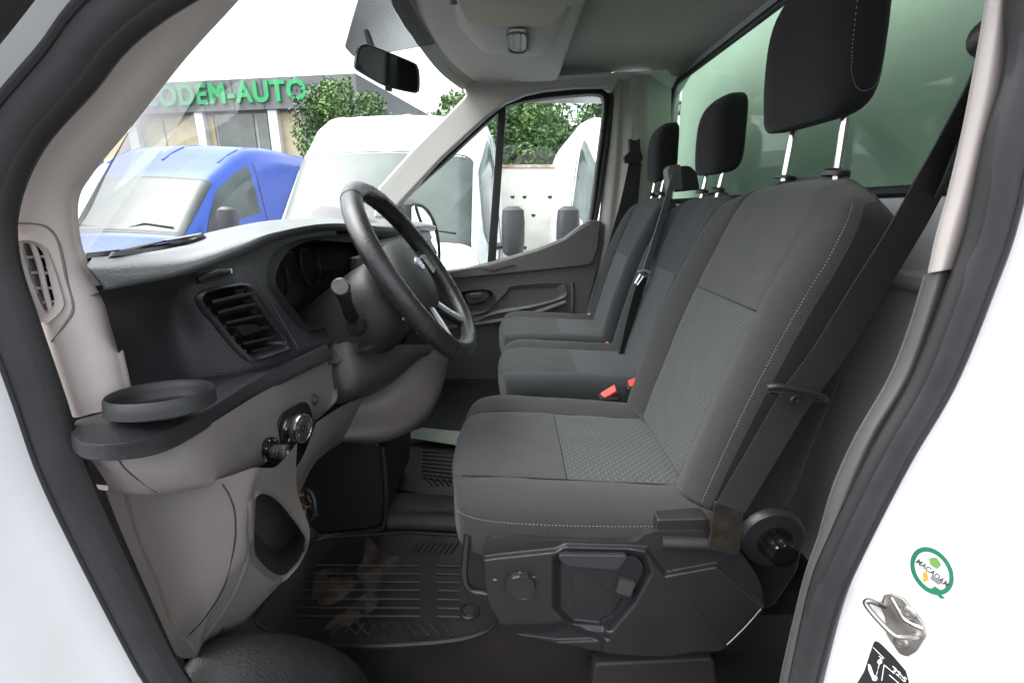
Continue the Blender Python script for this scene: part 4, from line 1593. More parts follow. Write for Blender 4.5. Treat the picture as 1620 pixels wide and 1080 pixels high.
# stalk
q = MB()
st = [PY(566, 512, .86), PY(556, 500, .84), PY(551, 488, .80), PY(545, 470, .76), PY(540, 455, .745)]
q.tube(smooth_path(st, 18), [.0115 + .0 * i for i in range(10)] + [.0095 + .0006 * i for i in range(8)], 14)
sto = q.build('stalk', M_black, sc)
q = MB()
q.lathe(st[-1] + V(0, -.0, .0), (PY(536, 458, .70) - PY(546, 466, .78)), [(.012, -.006), (.0145, .0), (.0145, .012), (.012, .016), (.0005, .0175)], 24)
q.build('stalk_cap', mat('stalk_cap_plastic', (.05, .05, .052), .25), sto)
q = MB()
q.lathe(PY(566, 515, .855), (-.3, -1, .2), [(.019, 0), (.019, .01), (.015, .016), (.001, .017)], 24)
q.build('stalk_boot', M_black, sto)
# gaiter below wheel: dark lower column cover
q = MB()
ctrl = [
    [PY(512, 552, .86), PY(532, 545, .86), PY(556, 540, .87), PY(595, 545, .91), PY(640, 545, .97), PY(690, 545, 1.08)],
    [PY(520, 585, .83), PY(540, 585, .83), PY(566, 583, .84), PY(602, 578, .88), PY(640, 568, .94), PY(680, 560, 1.04)],
    [PY(529, 615, .82), PY(548, 616, .82), PY(572, 612, .84), PY(605, 602, .89), PY(640, 585, .96), PY(672, 562, 1.08)],
    [PY(530, 638, .82), PY(552, 636, .83), PY(578, 628, .87), PY(607, 613, .94), PY(640, 590, 1.02), PY(668, 566, 1.15)]]
q.grid(patch(ctrl, 40, 24))
q.build('lower_column_cover', mat('lower_shroud_plastic', (.036, .033, .035), .5, bump=.4, bscale=520, kind='voronoi'), db, sharp=70)
# dash surround of the column (between cluster and knee)
q = MB()
ctrl = [
    [PX(488, 528, -.372), PX(505, 520, -.37), PX(530, 505, -.352), PX(560, 490, -.35), PX(600, 470, -.34), PX(640, 450, -.335)],
    [PX(508, 546, -.352), PX(528, 542, -.34), PX(548, 530, -.32), PX(575, 520, -.30), PX(610, 505, -.30), PX(650, 480, -.30)],
    [PX(520, 578, -.335), PX(538, 572, -.32), PX(560, 560, -.30), PX(590, 550, -.26), PX(620, 535, -.26), PX(655, 510, -.26)]]
q.grid(patch(ctrl, 40, 24))
q.build('column_surround', M_brown.copy() if False else mat('dark_taupe_plastic', (.028, .026, .027), .55, bump=.3, bscale=700), db, sharp=70)
# knee panel: big taupe shape beyond the column
q = MB()
kn = [
    [(560, 625, .93), (600, 600, .98), (650, 570, 1.02), (690, 545, 1.08), (710, 545, 1.16), (712, 550, 1.3)],
    [(545, 650, .90), (590, 640, .93), (640, 620, .97), (690, 600, 1.04), (704, 590, 1.14), (706, 590, 1.3)],
    [(530, 680, .90), (575, 675, .92), (630, 665, .96), (680, 645, 1.02), (696, 620, 1.12), (698, 620, 1.3)],
    [(522, 696, .90), (565, 696, .92), (610, 695, .96), (650, 680, 1.02), (680, 655, 1.10), (688, 640, 1.3)],
    [(520, 700, 1.0), (560, 700, 1.02), (600, 700, 1.06), (645, 683, 1.12), (676, 660, 1.20), (684, 645, 1.4)]]
q.grid(patch([[PY(*p) for p in r] for r in kn], 50, 40))
q.build('knee_panel', mat('knee_taupe_plastic', (.135, .118, .11), .6, bump=.2, bscale=700, var=.05), db, sharp=70)
# strip linking switch panel to knee panel
q = MB()
ct = [[(500, 668, .62), (520, 655, .66), (545, 640, .74), (575, 628, .86)],
      [(480, 720, .60), (500, 705, .64), (530, 680, .74), (565, 650, .88)],
      [(455, 760, .58), (470, 760, .62), (505, 712, .74), (545, 690, .90)],
      [(452, 780, .62), (468, 790, .66), (500, 730, .80), (540, 700, .96)]]
q.grid(patch([[PY(*p) for p in r] for r in ct], 30, 24))
q.build('lower_dash_web', mat('web_taupe_plastic', (.125, .112, .106), .6, bump=.2, bscale=700), db, sharp=70)

# passenger half of the dash face: grey stripe, radio, glove side
q = MB()
ff = [[V(-.37, y, -.085), V(-.36, y, -.13), V(-.345, y, -.20), V(-.36, y, -.28), V(-.42, y, -.40), V(-.52, y, -.52)] for y in (1.16, 1.3, 1.5, 1.8, 2.14)]
q.grid([smooth_path(r, 20) for r in ff])
q.build('passenger_fascia', M_dark, db, sharp=60)
q = MB()
q.grid([[V(-.362, y, -.092), V(-.350, y, -.125)] for y in (1.14, 1.4, 1.8, 2.12)])
q.build('fascia_band', mat('grey_band', (.15, .155, .155), .5), db)
q = MB()
for i in range(2):
    q.box((-.35, 1.22 + i * .0, -.155 - i * .035), (-.338, 1.46, -.130 - i * .035))
ro = q.build('radio', M_gloss, db, bevel=.003)
q = MB()
for y in (1.24, 1.30, 1.36, 1.42):
    q.lathe(V(-.338, y, -.142), (1, 0, 0), [(.010, 0), (.010, .012), (.008, .014)], 18)
q.build('radio_knob', M_silver, ro)
q = MB()
q.box((-.349, 1.02, -.17), (-.335, 1.2, -.10))
q.build('centre_button_block', M_black, db, bevel=.004)

# ------------------------------------------------------------------ steering wheel
sw_ = thing('steering_wheel', 'black leather steering wheel with silver spoke trim and small oval badge', 'steering wheel', WC)
R = .188
q = MB()
ring = []
for k in range(96):
    t = 2 * pi * k / 96
    ring.append(WC + V(0, 1, 0) * R * cos(t) + WU * R * sin(t) * (1 if sin(t) > -0.75 else 1 - .25 * (-sin(t) - .75)))
rx_ = []
for k in range(96):
    t = 2 * pi * k / 96
    grip = .0155 + .0022 * (max(0, 1 - abs(((t - radians(25)) % (2 * pi) - 0) / .5)) + max(0, 1 - abs((t - radians(155)) / .5)))
    rx_.append(grip * 1.17)
q.tube(ring, rx_, 18, closed=True, ry=.0195, up=WA)
q.build('rim', M_leather, sw_, sharp=0)
for t in (62, 118, 205, 335):
    q = MB()
    t = radians(t)
    c = WC + V(0, 1, 0) * R * cos(t) + WU * R * sin(t)
    tang = (-V(0, 1, 0) * sin(t) + WU * cos(t))
    q.tube([c - tang * .0006, c + tang * .0006], .0186, 24, ry=.0202, up=WA)
    q.build('rim_seam', M_rubber2, sw_)
# stitching on the inner side
q = MB()
for k in range(150):
    t = 2 * pi * k / 150
    inward = -(V(0, 1, 0) * cos(t) + WU * sin(t))
    c = WC + V(0, 1, 0) * R * cos(t) + WU * R * sin(t) * (1 if sin(t) > -0.75 else 1 - .25 * (-sin(t) - .75))
    tang = (-V(0, 1, 0) * sin(t) + WU * cos(t))
    p = c + inward * .0180
    q.tube([p - WA * .0045 - tang * .0012, p + inward * .0009, p + WA * .0045 + tang * .0012], .00055, 5)
q.build('rim_stitching', mat('dark_thread', (.09, .07, .065), .7), sw_)
# hub pad
q = MB()
rows = []
for s_, e in ((0, -.030), (.97, -.030), (1.0, -.018), (.97, .0), (.88, .012), (.6, .022), (.3, .026), (.001, .027)):
    r = []
    for k in range(40):
        t = 2 * pi * k / 40
        rx, ry = .086, .076
        x, y = cos(t), sin(t)
        w = 1.0 if y > 0 else 1.0 - .22 * abs(y) ** 1.5 * 0
        xx = math.copysign(abs(x) ** .85, x) * rx * (1 - .18 * max(0, -y))
        yy = math.copysign(abs(y) ** .85, y) * ry * (1.0 if y > 0 else 1.15)
        r.append(WC + V(0, 1, 0) * xx * max(s_, .01) + WU * (yy * max(s_, .01) + .004) + WA * (e - .012))
    rows.append(r)
q.grid(rows, cu=True, cap=True)
hub = q.build('hub', mat('airbag_cover', (.036, .036, .038), .55, bump=.5, bscale=500, kind='voronoi'), sw_, sharp=50)
# badge: blue oval in a silver ring
bc = WC + WU * .014 + WA * .0152
q = MB()
rows = []
for s_, e in ((1.0, -.002), (1.0, .001), (.95, .0022), (.88, .0016), (.87, .0005)):
    rows.append([bc + V(0, 1, 0) * .0215 * s_ * cos(2 * pi * k / 36) + WU * .0155 * s_ * sin(2 * pi * k / 36) + WA * e for k in range(36)])
q.grid(rows, cu=True)
bdg = q.build('badge', M_chrome, hub)
q = MB()
q.plate([bc + V(0, 1, 0) * .0192 * cos(2 * pi * k / 36) + WU * .0138 * sin(2 * pi * k / 36) for k in range(36)], WA * .0015)
put_m = MB()
put_text(put_m, 'Ford', .0115, bc + WA * .0019, V(0, 1, 0), WU, extrude=.0002, shear=.25)
o_ = q.build('badge_field', mat('badge_blue', (.03, .07, .30), .2), hub, smooth=False)
put_m.build('badge_script', M_silver, hub, smooth=False)
# spokes: two horizontal, one lower pair
def spoke(a0, a1, w0, w1, th=.010, off=0):
    rows = []
    for i in range(8):
        f = i / 7
        a = radians(a0 + (a1 - a0) * f)
        r_ = .055 + (R - .058) * f
        c = WC + V(0, 1, 0) * r_ * cos(a) + WU * r_ * sin(a) + WA * (-.022 + .018 * f + off)
        tang = (-V(0, 1, 0) * sin(a) + WU * cos(a))
        w = w0 + (w1 - w0) * f
        rows.append([c + tang * (w * cos(t_)) + WA * (th * sin(t_)) for t_ in [2 * pi * k / 14 for k in range(14)]])
    return rows
q = MB()
q.grid(spoke(8, 5, .036, .022), cu=True, cap=True)
q.build('spoke', M_black, sw_)
q = MB()
q.grid(spoke(172, 175, .036, .022), cu=True, cap=True)
q.build('spoke', M_black, sw_)
for a0, a1 in ((248, 234), (292, 306)):
    q = MB()
    q.grid(spoke(a0, a1, .016, .014), cu=True, cap=True)
    sp = q.build('spoke', M_black, sw_)
    q = MB()
    q.grid(spoke(a0 + (2 if a0 < 260 else -2), a1, .012, .013, th=.004, off=.009), cu=True, cap=True)
    q.build('spoke_trim', M_silver, sp)
for s_ in (1,):
    q = MB()
    q.plate(rnd([WC + V(0, 1, 0) * (s_ * y) + WU * z + WA * .0 for y, z in ((.088, .026), (.135, .022), (.138, -.012), (.092, -.018))], .008), WA * .007)
    bt = q.build('button_pod', M_black, sw_, bevel=.0015)
    q = MB()
    q.ring(resample_loop(rnd([WC + V(0, 1, 0) * (s_ * y) + WU * z + WA * .0065 for y, z in ((.086, .028), (.137, .024), (.140, -.014), (.090, -.020))], .008), 48),
           resample_loop(rnd([WC + V(0, 1, 0) * (s_ * y) + WU * z + WA * .0065 for y, z in ((.089, .025), (.134, .021), (.137, -.011), (.093, -.017))], .008), 48), WA * .0018)
    q.build('button_frame', mat('dull_silver', (.07, .07, .075), .35, metal=.6), bt)
    q = MB()
    for y, z in ((.103, .010), (.124, .009), (.103, -.006), (.125, -.004)):
        put_text(q, '+' if y < .11 else 'o', .006, WC + V(0, 1, 0) * (s_ * y) + WU * z + WA * .0072, V(0, 1, 0), WU, extrude=.0001)
    q.build('button_marks', M_whiteink, bt, smooth=False)
q = MB()
q.lathe(PY(639, 504, .86), (.3, -1, -.2), [(.003, -.003), (.003, .001), (.001, .002)], 12)
q.build('shroud_screw', M_silver, sc)
# ------------------------------------------------------------------ seats
def weave(name, base, dotc, f1, f2, axes, thr=.45, mixamt=1.0, grad=None):
    m = mat(name, base, .92, bump=.5, bscale=1500, sheen=.12, spec=.25)
    N, L = m.node_tree.nodes, m.node_tree.links
    b = N['Principled BSDF']
    tc = N.new('ShaderNodeTexCoord')
    s = N.new('ShaderNodeSeparateXYZ')
    L.new(tc.outputs['Object'], s.inputs[0])

    def M(op, a, b_=None, v=None):
        n = N.new('ShaderNodeMath')
        n.operation = op
        if hasattr(a, 'links'):
            L.new(a, n.inputs[0])
        else:
            n.inputs[0].default_value = a
        if b_ is not None:
            L.new(b_, n.inputs[1])
        if v is not None:
            n.inputs[1].default_value = v
        return n.outputs[0]
    a = M('SINE', M('MULTIPLY', s.outputs[axes[0]], v=f1))
    c = M('SINE', M('MULTIPLY', s.outputs[axes[1]], v=f2))
    pr = M('MULTIPLY', a, c)
    gt = N.new('ShaderNodeMapRange')
    gt.inputs['From Min'].default_value = thr - .15
    gt.inputs['From Max'].default_value = thr + .15
    L.new(pr, gt.inputs[0])
    # thin cross lines
    ln = M('GREATER_THAN', M('SINE', M('MULTIPLY', s.outputs[axes[1]], v=f2 * 1.0)), v=.9)
    fac = M('MAXIMUM', gt.outputs[0], M('MULTIPLY', ln, v=.35))
    g = N.new('ShaderNodeMapRange')
    g.inputs['From Min'].default_value = grad[0]
    g.inputs['From Max'].default_value = grad[1]
    g.inputs['To Min'].default_value = grad[2]
    g.inputs['To Max'].default_value = grad[3]
    L.new(s.outputs[axes[1]], g.inputs[0])
    fac = M('MULTIPLY', fac, g.outputs[0])
    mx = N.new('ShaderNodeMix')
    mx.data_type = 'RGBA'
    mx.inputs['A'].default_value = (*base, 1)
    mx.inputs['B'].default_value = (*dotc, 1)
    L.new(fac, mx.inputs['Factor'])
    L.new(mx.outputs['Result'], b.inputs['Base Color'])
    return m


M_ins_b = weave('seat_insert_back', (.052, .056, .057), (.115, .123, .123), 420, 420, (1, 2), grad=(.10, .42, 1.0, .25))
M_ins_c = weave('seat_insert_cushion', (.051, .054, .055), (.105, .112, .112), 420, 420, (1, 0), grad=(-.16, .1, .6, 1.0))
M_teal = mat('seat_fabric_teal_grey', (.033, .036, .038), .95, bump=.5, bscale=1500, var=.05, vscale=40, sheen=.1, spec=.25)
M_teal2 = mat('seat_fabric_teal_light', (.052, .059, .062), .95, bump=.6, bscale=700, var=.08, vscale=90, sheen=.1, spec=.25)


def wrinkle(o, strength, size):
    t = bpy.data.textures.new('soft_folds', 'CLOUDS')
    t.noise_scale = size
    t.noise_depth = 3
    md = o.modifiers.new('folds', 'DISPLACE')
    md.texture = t
    md.strength = strength
    md.mid_level = .5
    md.texture_coords = 'LOCAL'


def backrest(seat, cy, w, O, U, H, mats, rear=(.15, .06), ins_s=.57, topw=.80, name='backrest'):
    """O bottom centre (x,z); U lean; returns section function"""
    U = V(*U).normalized()
    Fd = V(-U.z, 0, U.x)
    O = V(O[0], cy, O[1])
    # control loop, y in units of w, d forward in metres
    def loop(s):
        # width profile
        if s < .72:
            ww = w * (1.0 - .04 * (1 - s))
        else:
            t = (s - .72) / .28
            ww = w * (1 - (1 - topw) * t ** 2.4)
        te = 0 if s < .9 else ((s - .9) / .1)
        rd = rear[0] + (rear[1] - rear[0]) * min(1, s * 1.25)
        f = .035 + .012 * sin(pi * min(1, s * 1.1))           # lumbar bulge
        bol = .030 * (1 - max(0, (s - .6) / .4) ** 1.5)
        rd = rd * (1 - .55 * te * te)
        f = f - .045 * te * te * te
        P = [(-1.0, -rd), (-1.02, -rd * .5), (-1.03, -.01), (-1.0, f - .012), (-.985, f + .002), (-.94, f + bol * .75), (-.84, f + bol), (-.70, f + bol * .62), (-.60, f + .006), (-.585, f - .003), (-.565, f + .003), (-.4, f + .001), (-.2, f - .001), (0, f - .002)]
        P = P + [(-y, d) for y, d in P[-2::-1]]
        P += [(.6, -rd - .012), (0, -rd - .016), (-.6, -rd - .012)]
        return P, ww

    SS = [0, .02, .06, .12, .2, .3, .4, .5, .56, .575, .59, .66, .74, .82, .88, .92, .95, .975, .99, 1.0]
    rows = []
    for s in SS:
        P, ww = loop(s)
        c = O + U * (H * s)
        r = []
        for k, (y, d) in enumerate(P):
            drop = 0
            if s > .86:
                t = (s - .86) / .14
                drop = .040 * t * abs(y) ** 3
            fade = .003 if abs(s - .575) < .004 and abs(y) < .58 else 0
            r.append(c + V(0, 1, 0) * (y * ww) + Fd * (d - fade) - U * drop)
        rows.append(r)
    # rounded cap at the top
    P, ww = loop(1.0)
    cc_ = sum(rows[-1], Vector()) / len(rows[-1])
    for k_, (sc_, up_) in enumerate(((.93, .008), (.78, .014), (.5, .018), (.2, .02))):
        rows.append([cc_ + (p - cc_) * sc_ + U * up_ for p in rows[-1 - k_]] if False else [cc_ + (p - cc_) * sc_ + U * up_ for p in rows[len(SS) - 1]])
    n = len(rows[0])

    def mf(i, j):
        s = SS[i] if i < len(SS) else 1
        y = P[j][0]
        y2 = P[(j + 1) % n][0]
        ym = (y + y2) / 2
        if j <= 2 or (j >= n - 6):
            return 3 if not (n - 6 <= j < n - 5 and False) else 2
        if abs(ym) > .585:
            return 2
        return 1 if s < ins_s else 0
    q = MB()
    q.grid(rows, cu=True, cap=True, mf=mf)
    bo = q.build(name, mats, seat, sub=2, sharp=0)

    wrinkle(bo, .004, .07)

    def at(s, j, off=0.0):
        i = 0
        while i < len(SS) - 2 and SS[i + 1] < s:
            i += 1
        t = (s - SS[i]) / (SS[i + 1] - SS[i])
        return rows[i][j].lerp(rows[i + 1][j], t) + Fd * off
    return bo, at, Fd, U


def cushion(seat, cy, w, x0, x1, zt, mats, hh=.11, ins_x=.10, tilt=.05, name='cushion'):
    XS = [0, .012, .035, .07, .12, .2, .3, .40, .5, .6, .7, .8, .9, 1.0]
    L_ = x1 - x0
    rows = []
    P = [(-.97, -1.0), (-1.0, -.75), (-1.0, -.35), (-.985, -.16), (-.94, -.02), (-.84, .05), (-.72, .02), (-.61, -.06), (-.585, -.09), (-.56, -.065), (-.4, -.05), (-.2, -.045), (0, -.045)]
    P = P + [(-y, d) for y, d in P[-2::-1]]
    P += [(.5, -1.02), (0, -1.02), (-.5, -1.02)]
    for s in XS:
        x = x0 + L_ * s
        t = min(1, s / .20)
        k = sqrt(max(0, 1 - (1 - t) ** 2.4))
        wz = .62 + .38 * k
        ww = w * (.80 + .20 * k) * (1.0 - .03 * s)
        zc = zt - hh * .55
        r = []
        for y, d in P:
            z = zt + d * hh if d > -.3 else zt + d * hh
            z = zc + (z - zc) * wz - tilt * (s - .1) * (1 if d > -.5 else .2)
            fx = -.018 * (1 - min(1, abs(y)) ** 3) * (1 - t)
            g_ = -.002 if abs(x - ins_x) < .004 and abs(y) < .58 else 0
            r.append(V(x + fx, cy + y * ww, z + g_))
        rows.append(r)
    c0_ = sum(rows[0], Vector()) / len(rows[0])
    rows.insert(0, [c0_ + (p - c0_) * .55 + V(-.012, 0, 0) for p in rows[0]])
    n = len(P)

    def mf(i, j):
        ym = (P[j][0] + P[(j + 1) % n][0]) / 2
        x = x0 + L_ * XS[max(0, i - 1)]
        if j >= n - 4 or j <= 1:
            return 2
        if abs(ym) > .585:
            return 2
        return 1 if x >= ins_x - .01 else 0
    q = MB()
    q.grid(rows, cu=True, cap=True, mf=mf)
    co = q.build(name, mats, seat, sub=2, sharp=0)
    wrinkle(co, .006, .07)
    return co, rows


def stitches(mb, path, n, r=.0004, duty=.6):
    P = smooth_path(path, n * 3)
    for i in range(n):
        a, b = P[3 * i], P[3 * i + 2] if 3 * i + 2 < len(P) else P[-1]
        mb.tube([a, a.lerp(b, duty)], r, 4)


def headrest(seat, c, w, d, h, mats, lean=.12, posts=(), taper=.0, back=.0, name='headrest'):
    U = V(lean, 0, 1).normalized()
    Fd = V(-U.z, 0, U.x)
    rows = []
    c = Vector(c)
    for s, kw, kd, sh in ((-.5, .70, .45, .012), (-.485, .82, .66, .009), (-.44, .93, .84, .004), (-.36, .985, .95, 0), (-.2, 1.0, 1.0, 0), (0, 1.0, 1.0, .0), (.2, .98, .97, -.002), (.32, .93, .90, -.006), (.41, .82, .76, -.012), (.47, .64, .58, -.018), (.5, .38, .38, -.022)):
        r = []
        for k in range(40):
            t = 2 * pi * k / 40
            x, y = cos(t), sin(t)
            e = 2 / 3.6
            xx = math.copysign(abs(x) ** e, x)
            yy = math.copysign(abs(y) ** e, y)
            kk = kw * (1 + taper * s)
            r.append(c + U * (h * s) + Fd * (d / 2 * kd * xx + sh) + V(0, 1, 0) * (w * kk * yy))
        rows.append(r)
    q = MB()
    q.grid(rows, cu=True, cap=True)
    ho = q.build(name, mats, seat, sub=1, sharp=0)
    wrinkle(ho, .0015, .05)
    return ho, rows, U, Fd


# ---------------- driver seat
ds = thing('cab_seat', 'driver seat with tall black headrest and adjuster panel, nearest the open door', 'seat', (.25, .91, ZF), 'seats in the van cab')
DM = [M_fab, M_ins_b, M_fabs, M_fabk]
bo, bat, bF, bU = backrest(ds, .915, .238, (.348, -.50), (.325, 0, .945), .585, DM, rear=(.13, .055))
q = MB()
ns = 20
stitches(q, [bat(s, 4, .0018) + V(0, -.0045, 0) for s in [.03 + .9 * i / (ns - 1) for i in range(ns)]], 110)
q.build('edge_stitching', M_thread, bo, smooth=False)
co, crow = cushion(ds, .915, .252, -.098, .40, -.462, [M_fab, M_ins_c, M_fabs], ins_x=.10, tilt=.03, hh=.125)
q = MB()
stp = [crow[i][3] + V(0, -.0045, -.001 - .010 * sin(pi * min(1, max(0, (i - 2) / 10)))) for i in range(2, 14)]
stitches(q, stp, 90)
q.build('edge_stitching', M_thread, co, smooth=False)
q = MB()
q.tube([bat(.575, j, .002) for j in range(9, 18)], .0011, 6)
for jj in (9, 17):
    q.tube([bat(s / 20, jj, .0015) for s in range(1, 19)], .0009, 6)
q.build('insert_seam', M_fabk, bo)
q = MB()
q.tube([(crow[6][j] + crow[5][j]) / 2 + V(.0, 0, .001) if False else crow[8][j] + V(0, 0, .0014) for j in range(8, 17)], .001, 6)
for jj in (8, 16):
    q.tube([crow[i][jj] + V(0, 0, .0016) for i in range(3, 14)], .0009, 6)
q.build('insert_seam', M_fabk, co)
ho, hrow, hU, hF = headrest(ds, (.520, .905, .262), .126, .088, .245, M_fabk, lean=-.07)
q = MB()
sl_ = []
for r in hrow[2:-1]:
    sl_.append(r[24 + 0] if False else None)
near_f = [r[27] + V(0, -.0015, 0) for r in hrow[3:]]
# stitched side panel outline
def hr_pt(fs, us):
    c = V(.520, .905, .262)
    return c + hU * (.245 * us) + hF * (.088 / 2 * fs) + V(0, -.1275, 0)
pth = [hr_pt(.62, .48), hr_pt(.66, .3), hr_pt(.66, 0), hr_pt(.62, -.2), hr_pt(.4, -.33), hr_pt(.05, -.385), hr_pt(-.35, -.36), hr_pt(-.66, -.25), hr_pt(-.78, -.05), hr_pt(-.80, .2), hr_pt(-.8, .45)]
hm = MB()
hm.grid(hrow, cu=True)
hbv = bvh(hm)
pth = [hbv.find_nearest(p)[0] + V(0, -.0012, 0) for p in smooth_path(pth, 80)]
stitches(q, pth, 88, r=.0004)
q.build('side_stitching', M_thread, ho, smooth=False)
for py_, (bx_, by_), (tx_, ty_) in ((.835, (1326, 266), (1338, 185)), (.972, (1243, 272), (1255, 212))):
    q = MB()
    a, b = PY(bx_, by_, py_), PY(tx_, ty_, py_)
    b = a + (b - a) * 1.25
    q.tube([a - (b - a) * .2, b], .0068, 16)
    q.build('headrest_post', M_chrome, ds)
q = MB()
c = PY(1323, 267, .835)
q.lathe(c + V(0, 0, -.012), (.1, 0, 1), [(.021, 0), (.021, .007), (.017, .011), (.009, .0125)], 24)
q.build('post_guide', M_black, ds)
q = MB()
c = PY(1243, 274, .972)
q.lathe(c + V(0, 0, -.010), (.1, 0, 1), [(.019, 0), (.019, .004), (.012, .006)], 24)
q.build('post_guide', M_black, ds)

# seat base panel
YB = .655
top_e = [(766, 872), (772, 856), (795, 850), (870, 855), (940, 857), (1000, 857), (1022, 845), (1045, 840), (1090, 840), (1120, 842), (1165, 868), (1200, 915), (1208, 958)]
bot_e = [(766, 885), (772, 945), (786, 975), (800, 996), (850, 1010), (905, 1020), (960, 1032), (1010, 1036), (1050, 1037), (1100, 1030), (1142, 1027), (1180, 995), (1206, 966)]
TT = smooth_path([V(x, y, 0) for x, y in top_e], 260)
BB = smooth_path([V(x, y, 0) for x, y in bot_e], 260)


def pdist(p, poly):
    best = 1e9
    n = len(poly)
    for i in range(n):
        ax, ay = poly[i - 1]
        bx_, by_ = poly[i]
        dx, dy = bx_ - ax, by_ - ay
        t = max(0, min(1, ((p[0] - ax) * dx + (p[1] - ay) * dy) / (dx * dx + dy * dy + 1e-9)))
        d_ = math.hypot(p[0] - ax - t * dx, p[1] - ay - t * dy)
        best = min(best, d_)
    return best if inside(p, poly) else -best


def smst(x):
    x = max(0, min(1, x))
    return x * x * (3 - 2 * x)


relief = [
    ([(760, 884), (785, 880), (880, 870), (895, 863), (1000, 866), (1022, 868), (1052, 908), (1134, 893), (1230, 980), (1150, 1060), (950, 1060), (955, 1012), (893, 985), (870, 990), (790, 992), (760, 950)], .012, 5),
    ([(893, 872), (995, 874), (1018, 882), (1025, 905), (1000, 950), (965, 992), (905, 986), (880, 960), (880, 885)], -.020, 9),
    ([(780, 1000), (870, 996), (893, 988), (955, 992), (962, 1010), (880, 1013)], -.006, 4)]


def base_pt(x, y, off=0.0):
    h = 0
    for poly, hh, sf in relief:
        h += hh * smst(pdist((x, y), poly) / sf * .5 + .5)
    return PY(x, y, YB - h - off)


rows = []
for i in range(130):
    f = i / 129
    rows.append([base_pt(*(t.lerp(b, f).xy)) for t, b in zip(TT, BB)])
rows.insert(0, [p + V(0, .05, -.0) for p in rows[0]])
rows.append([p + V(0, .06, 0) for p in rows[-1]])
q = MB()
q.grid(rows)
bp = q.build('base_cover', M_seatpl, ds, sharp=70)
q = MB()
pts_ = [(1046, 872), (1060, 898), (1100, 955), (1130, 998), (1148, 1021)]
q.tube(smooth_path([base_pt(x, y, .0003) for x, y in pts_], 24), .001, 5)
q.build('cover_split_line', M_rubber2, bp)
q = MB()
q.tube(smooth_path([base_pt(x, y, .0) for x, y in ((1150, 1019), (1178, 992), (1204, 962))], 16), .0008, 5)
q.build('cover_edge_line', mat('pale_edge', (.35, .35, .35), .5), bp)  # thin pale line along the lower rear edge
# front corner turning inwards under the cushion
q = MB()
q.grid([[PY(x, y, YB), PY(x, y, YB) + V(.0, .06, 0), PY(x, y, YB) + V(.02, .42, 0)] for x, y in ((768, 868), (766, 885), (772, 945), (786, 975), (800, 996))])
q.build('base_front', M_seatpl, ds, sharp=50)
# cushion side shield at the rear
q = MB()
q.plate([PY(x, y, YB + .004) for x, y in rnd([(1040, 822), (1120, 820), (1126, 868), (1044, 870), (1036, 845)], 4)], V(0, .03, 0))
q.build('side_shield', M_seatpl, ds, bevel=.004)
q = MB()
q.tube([PY(1046, 857, YB - .004), PY(1120, 860, YB - .004)], .011, 14)
q.build('shield_roll', M_seatpl, ds)
# lumbar knob
kc_ = base_pt(823, 922)
q = MB()
rr_ = []
for k in range(72):
    t = 2 * pi * k / 72
    rr_.append(.0245 * (1 + (.035 if k % 6 in (0, 1) else 0)))
rows = []
for hh_, sc_ in ((.0, 1.0), (.010, 1.0), (.013, .96)):
    rows.append([kc_ + V(cos(2 * pi * k / 72) * rr_[k] * sc_, -hh_, sin(2 * pi * k / 72) * rr_[k] * sc_) for k in range(72)])
for hh_, r_ in ((.013, .021), (.0115, .0205), (.0115, .001)):
    rows.append([kc_ + V(cos(2 * pi * k / 72) * r_, -hh_, sin(2 * pi * k / 72) * r_) for k in range(72)])
q.grid(rows, cu=True)
kn_ = q.build('adjuster_knob', mat('knob_black_plastic', (.022, .02, .02), .3), ds, sharp=40)
q = MB()
for x, y in ((823, 905), (845, 912)):
    put_text(q, '~', .008, PY(x, y, kc_.y - .0133), V(1, 0, 0), V(0, 0, 1), extrude=.0001)
put_text(q, '=', .012, base_pt(783, 917, .0006), V(1, 0, .1), V(0, 0, 1), extrude=.0001)
q.build('knob_marks', mat('grey_print', (.3, .3, .31), .5), kn_, smooth=False)
# height lever
q = MB()
lv = [(883, 882), (886, 878), (990, 879), (993, 882), (980, 899), (975, 902), (905, 896), (893, 893)]
q.plate([PY(x, y, YB - .016) for x, y in rnd(lv, 3)], V(0, .016, 0))
q.build('height_lever', mat('lever_satin_plastic', (.03, .03, .036), .3), ds, bevel=.003)
q = MB()
q.plate([PY(x, y, YB - .004) for x, y in rnd([(905, 894), (978, 902), (985, 880), (1008, 880), (1018, 895), (1006, 925), (990, 948), (975, 942), (962, 930)], 3)], V(0, .02, 0))
q.plate([PY(x, y, YB + .001) for x, y in rnd([(985, 948), (1002, 930), (1000, 955), (985, 976), (962, 992), (950, 990), (950, 983), (970, 972)], 3)], V(0, .02, 0))
q.build('tilt_lever', M_black, ds, bevel=.002)
q = MB()
q.plate([PY(x, y, YB - .012) for x, y in rnd([(981, 916), (1006, 922), (997, 944), (974, 937)], 3)], V(0, .012, 0))
put_text(q, 'x', .008, PY(981, 935, YB - .0126), V(1, 0, 0), V(0, 0, 1), extrude=.0001)
q.build('lever_tip', mat('lever_tip_plastic', (.045, .042, .043), .4), ds, bevel=.0015)
q = MB()
q.tube(smooth_path([base_pt(x, y, .0003) for x, y in ((903, 905), (905, 935), (910, 955), (916, 972))], 12), .0006, 5)
q.build('pocket_crease', M_black, bp)
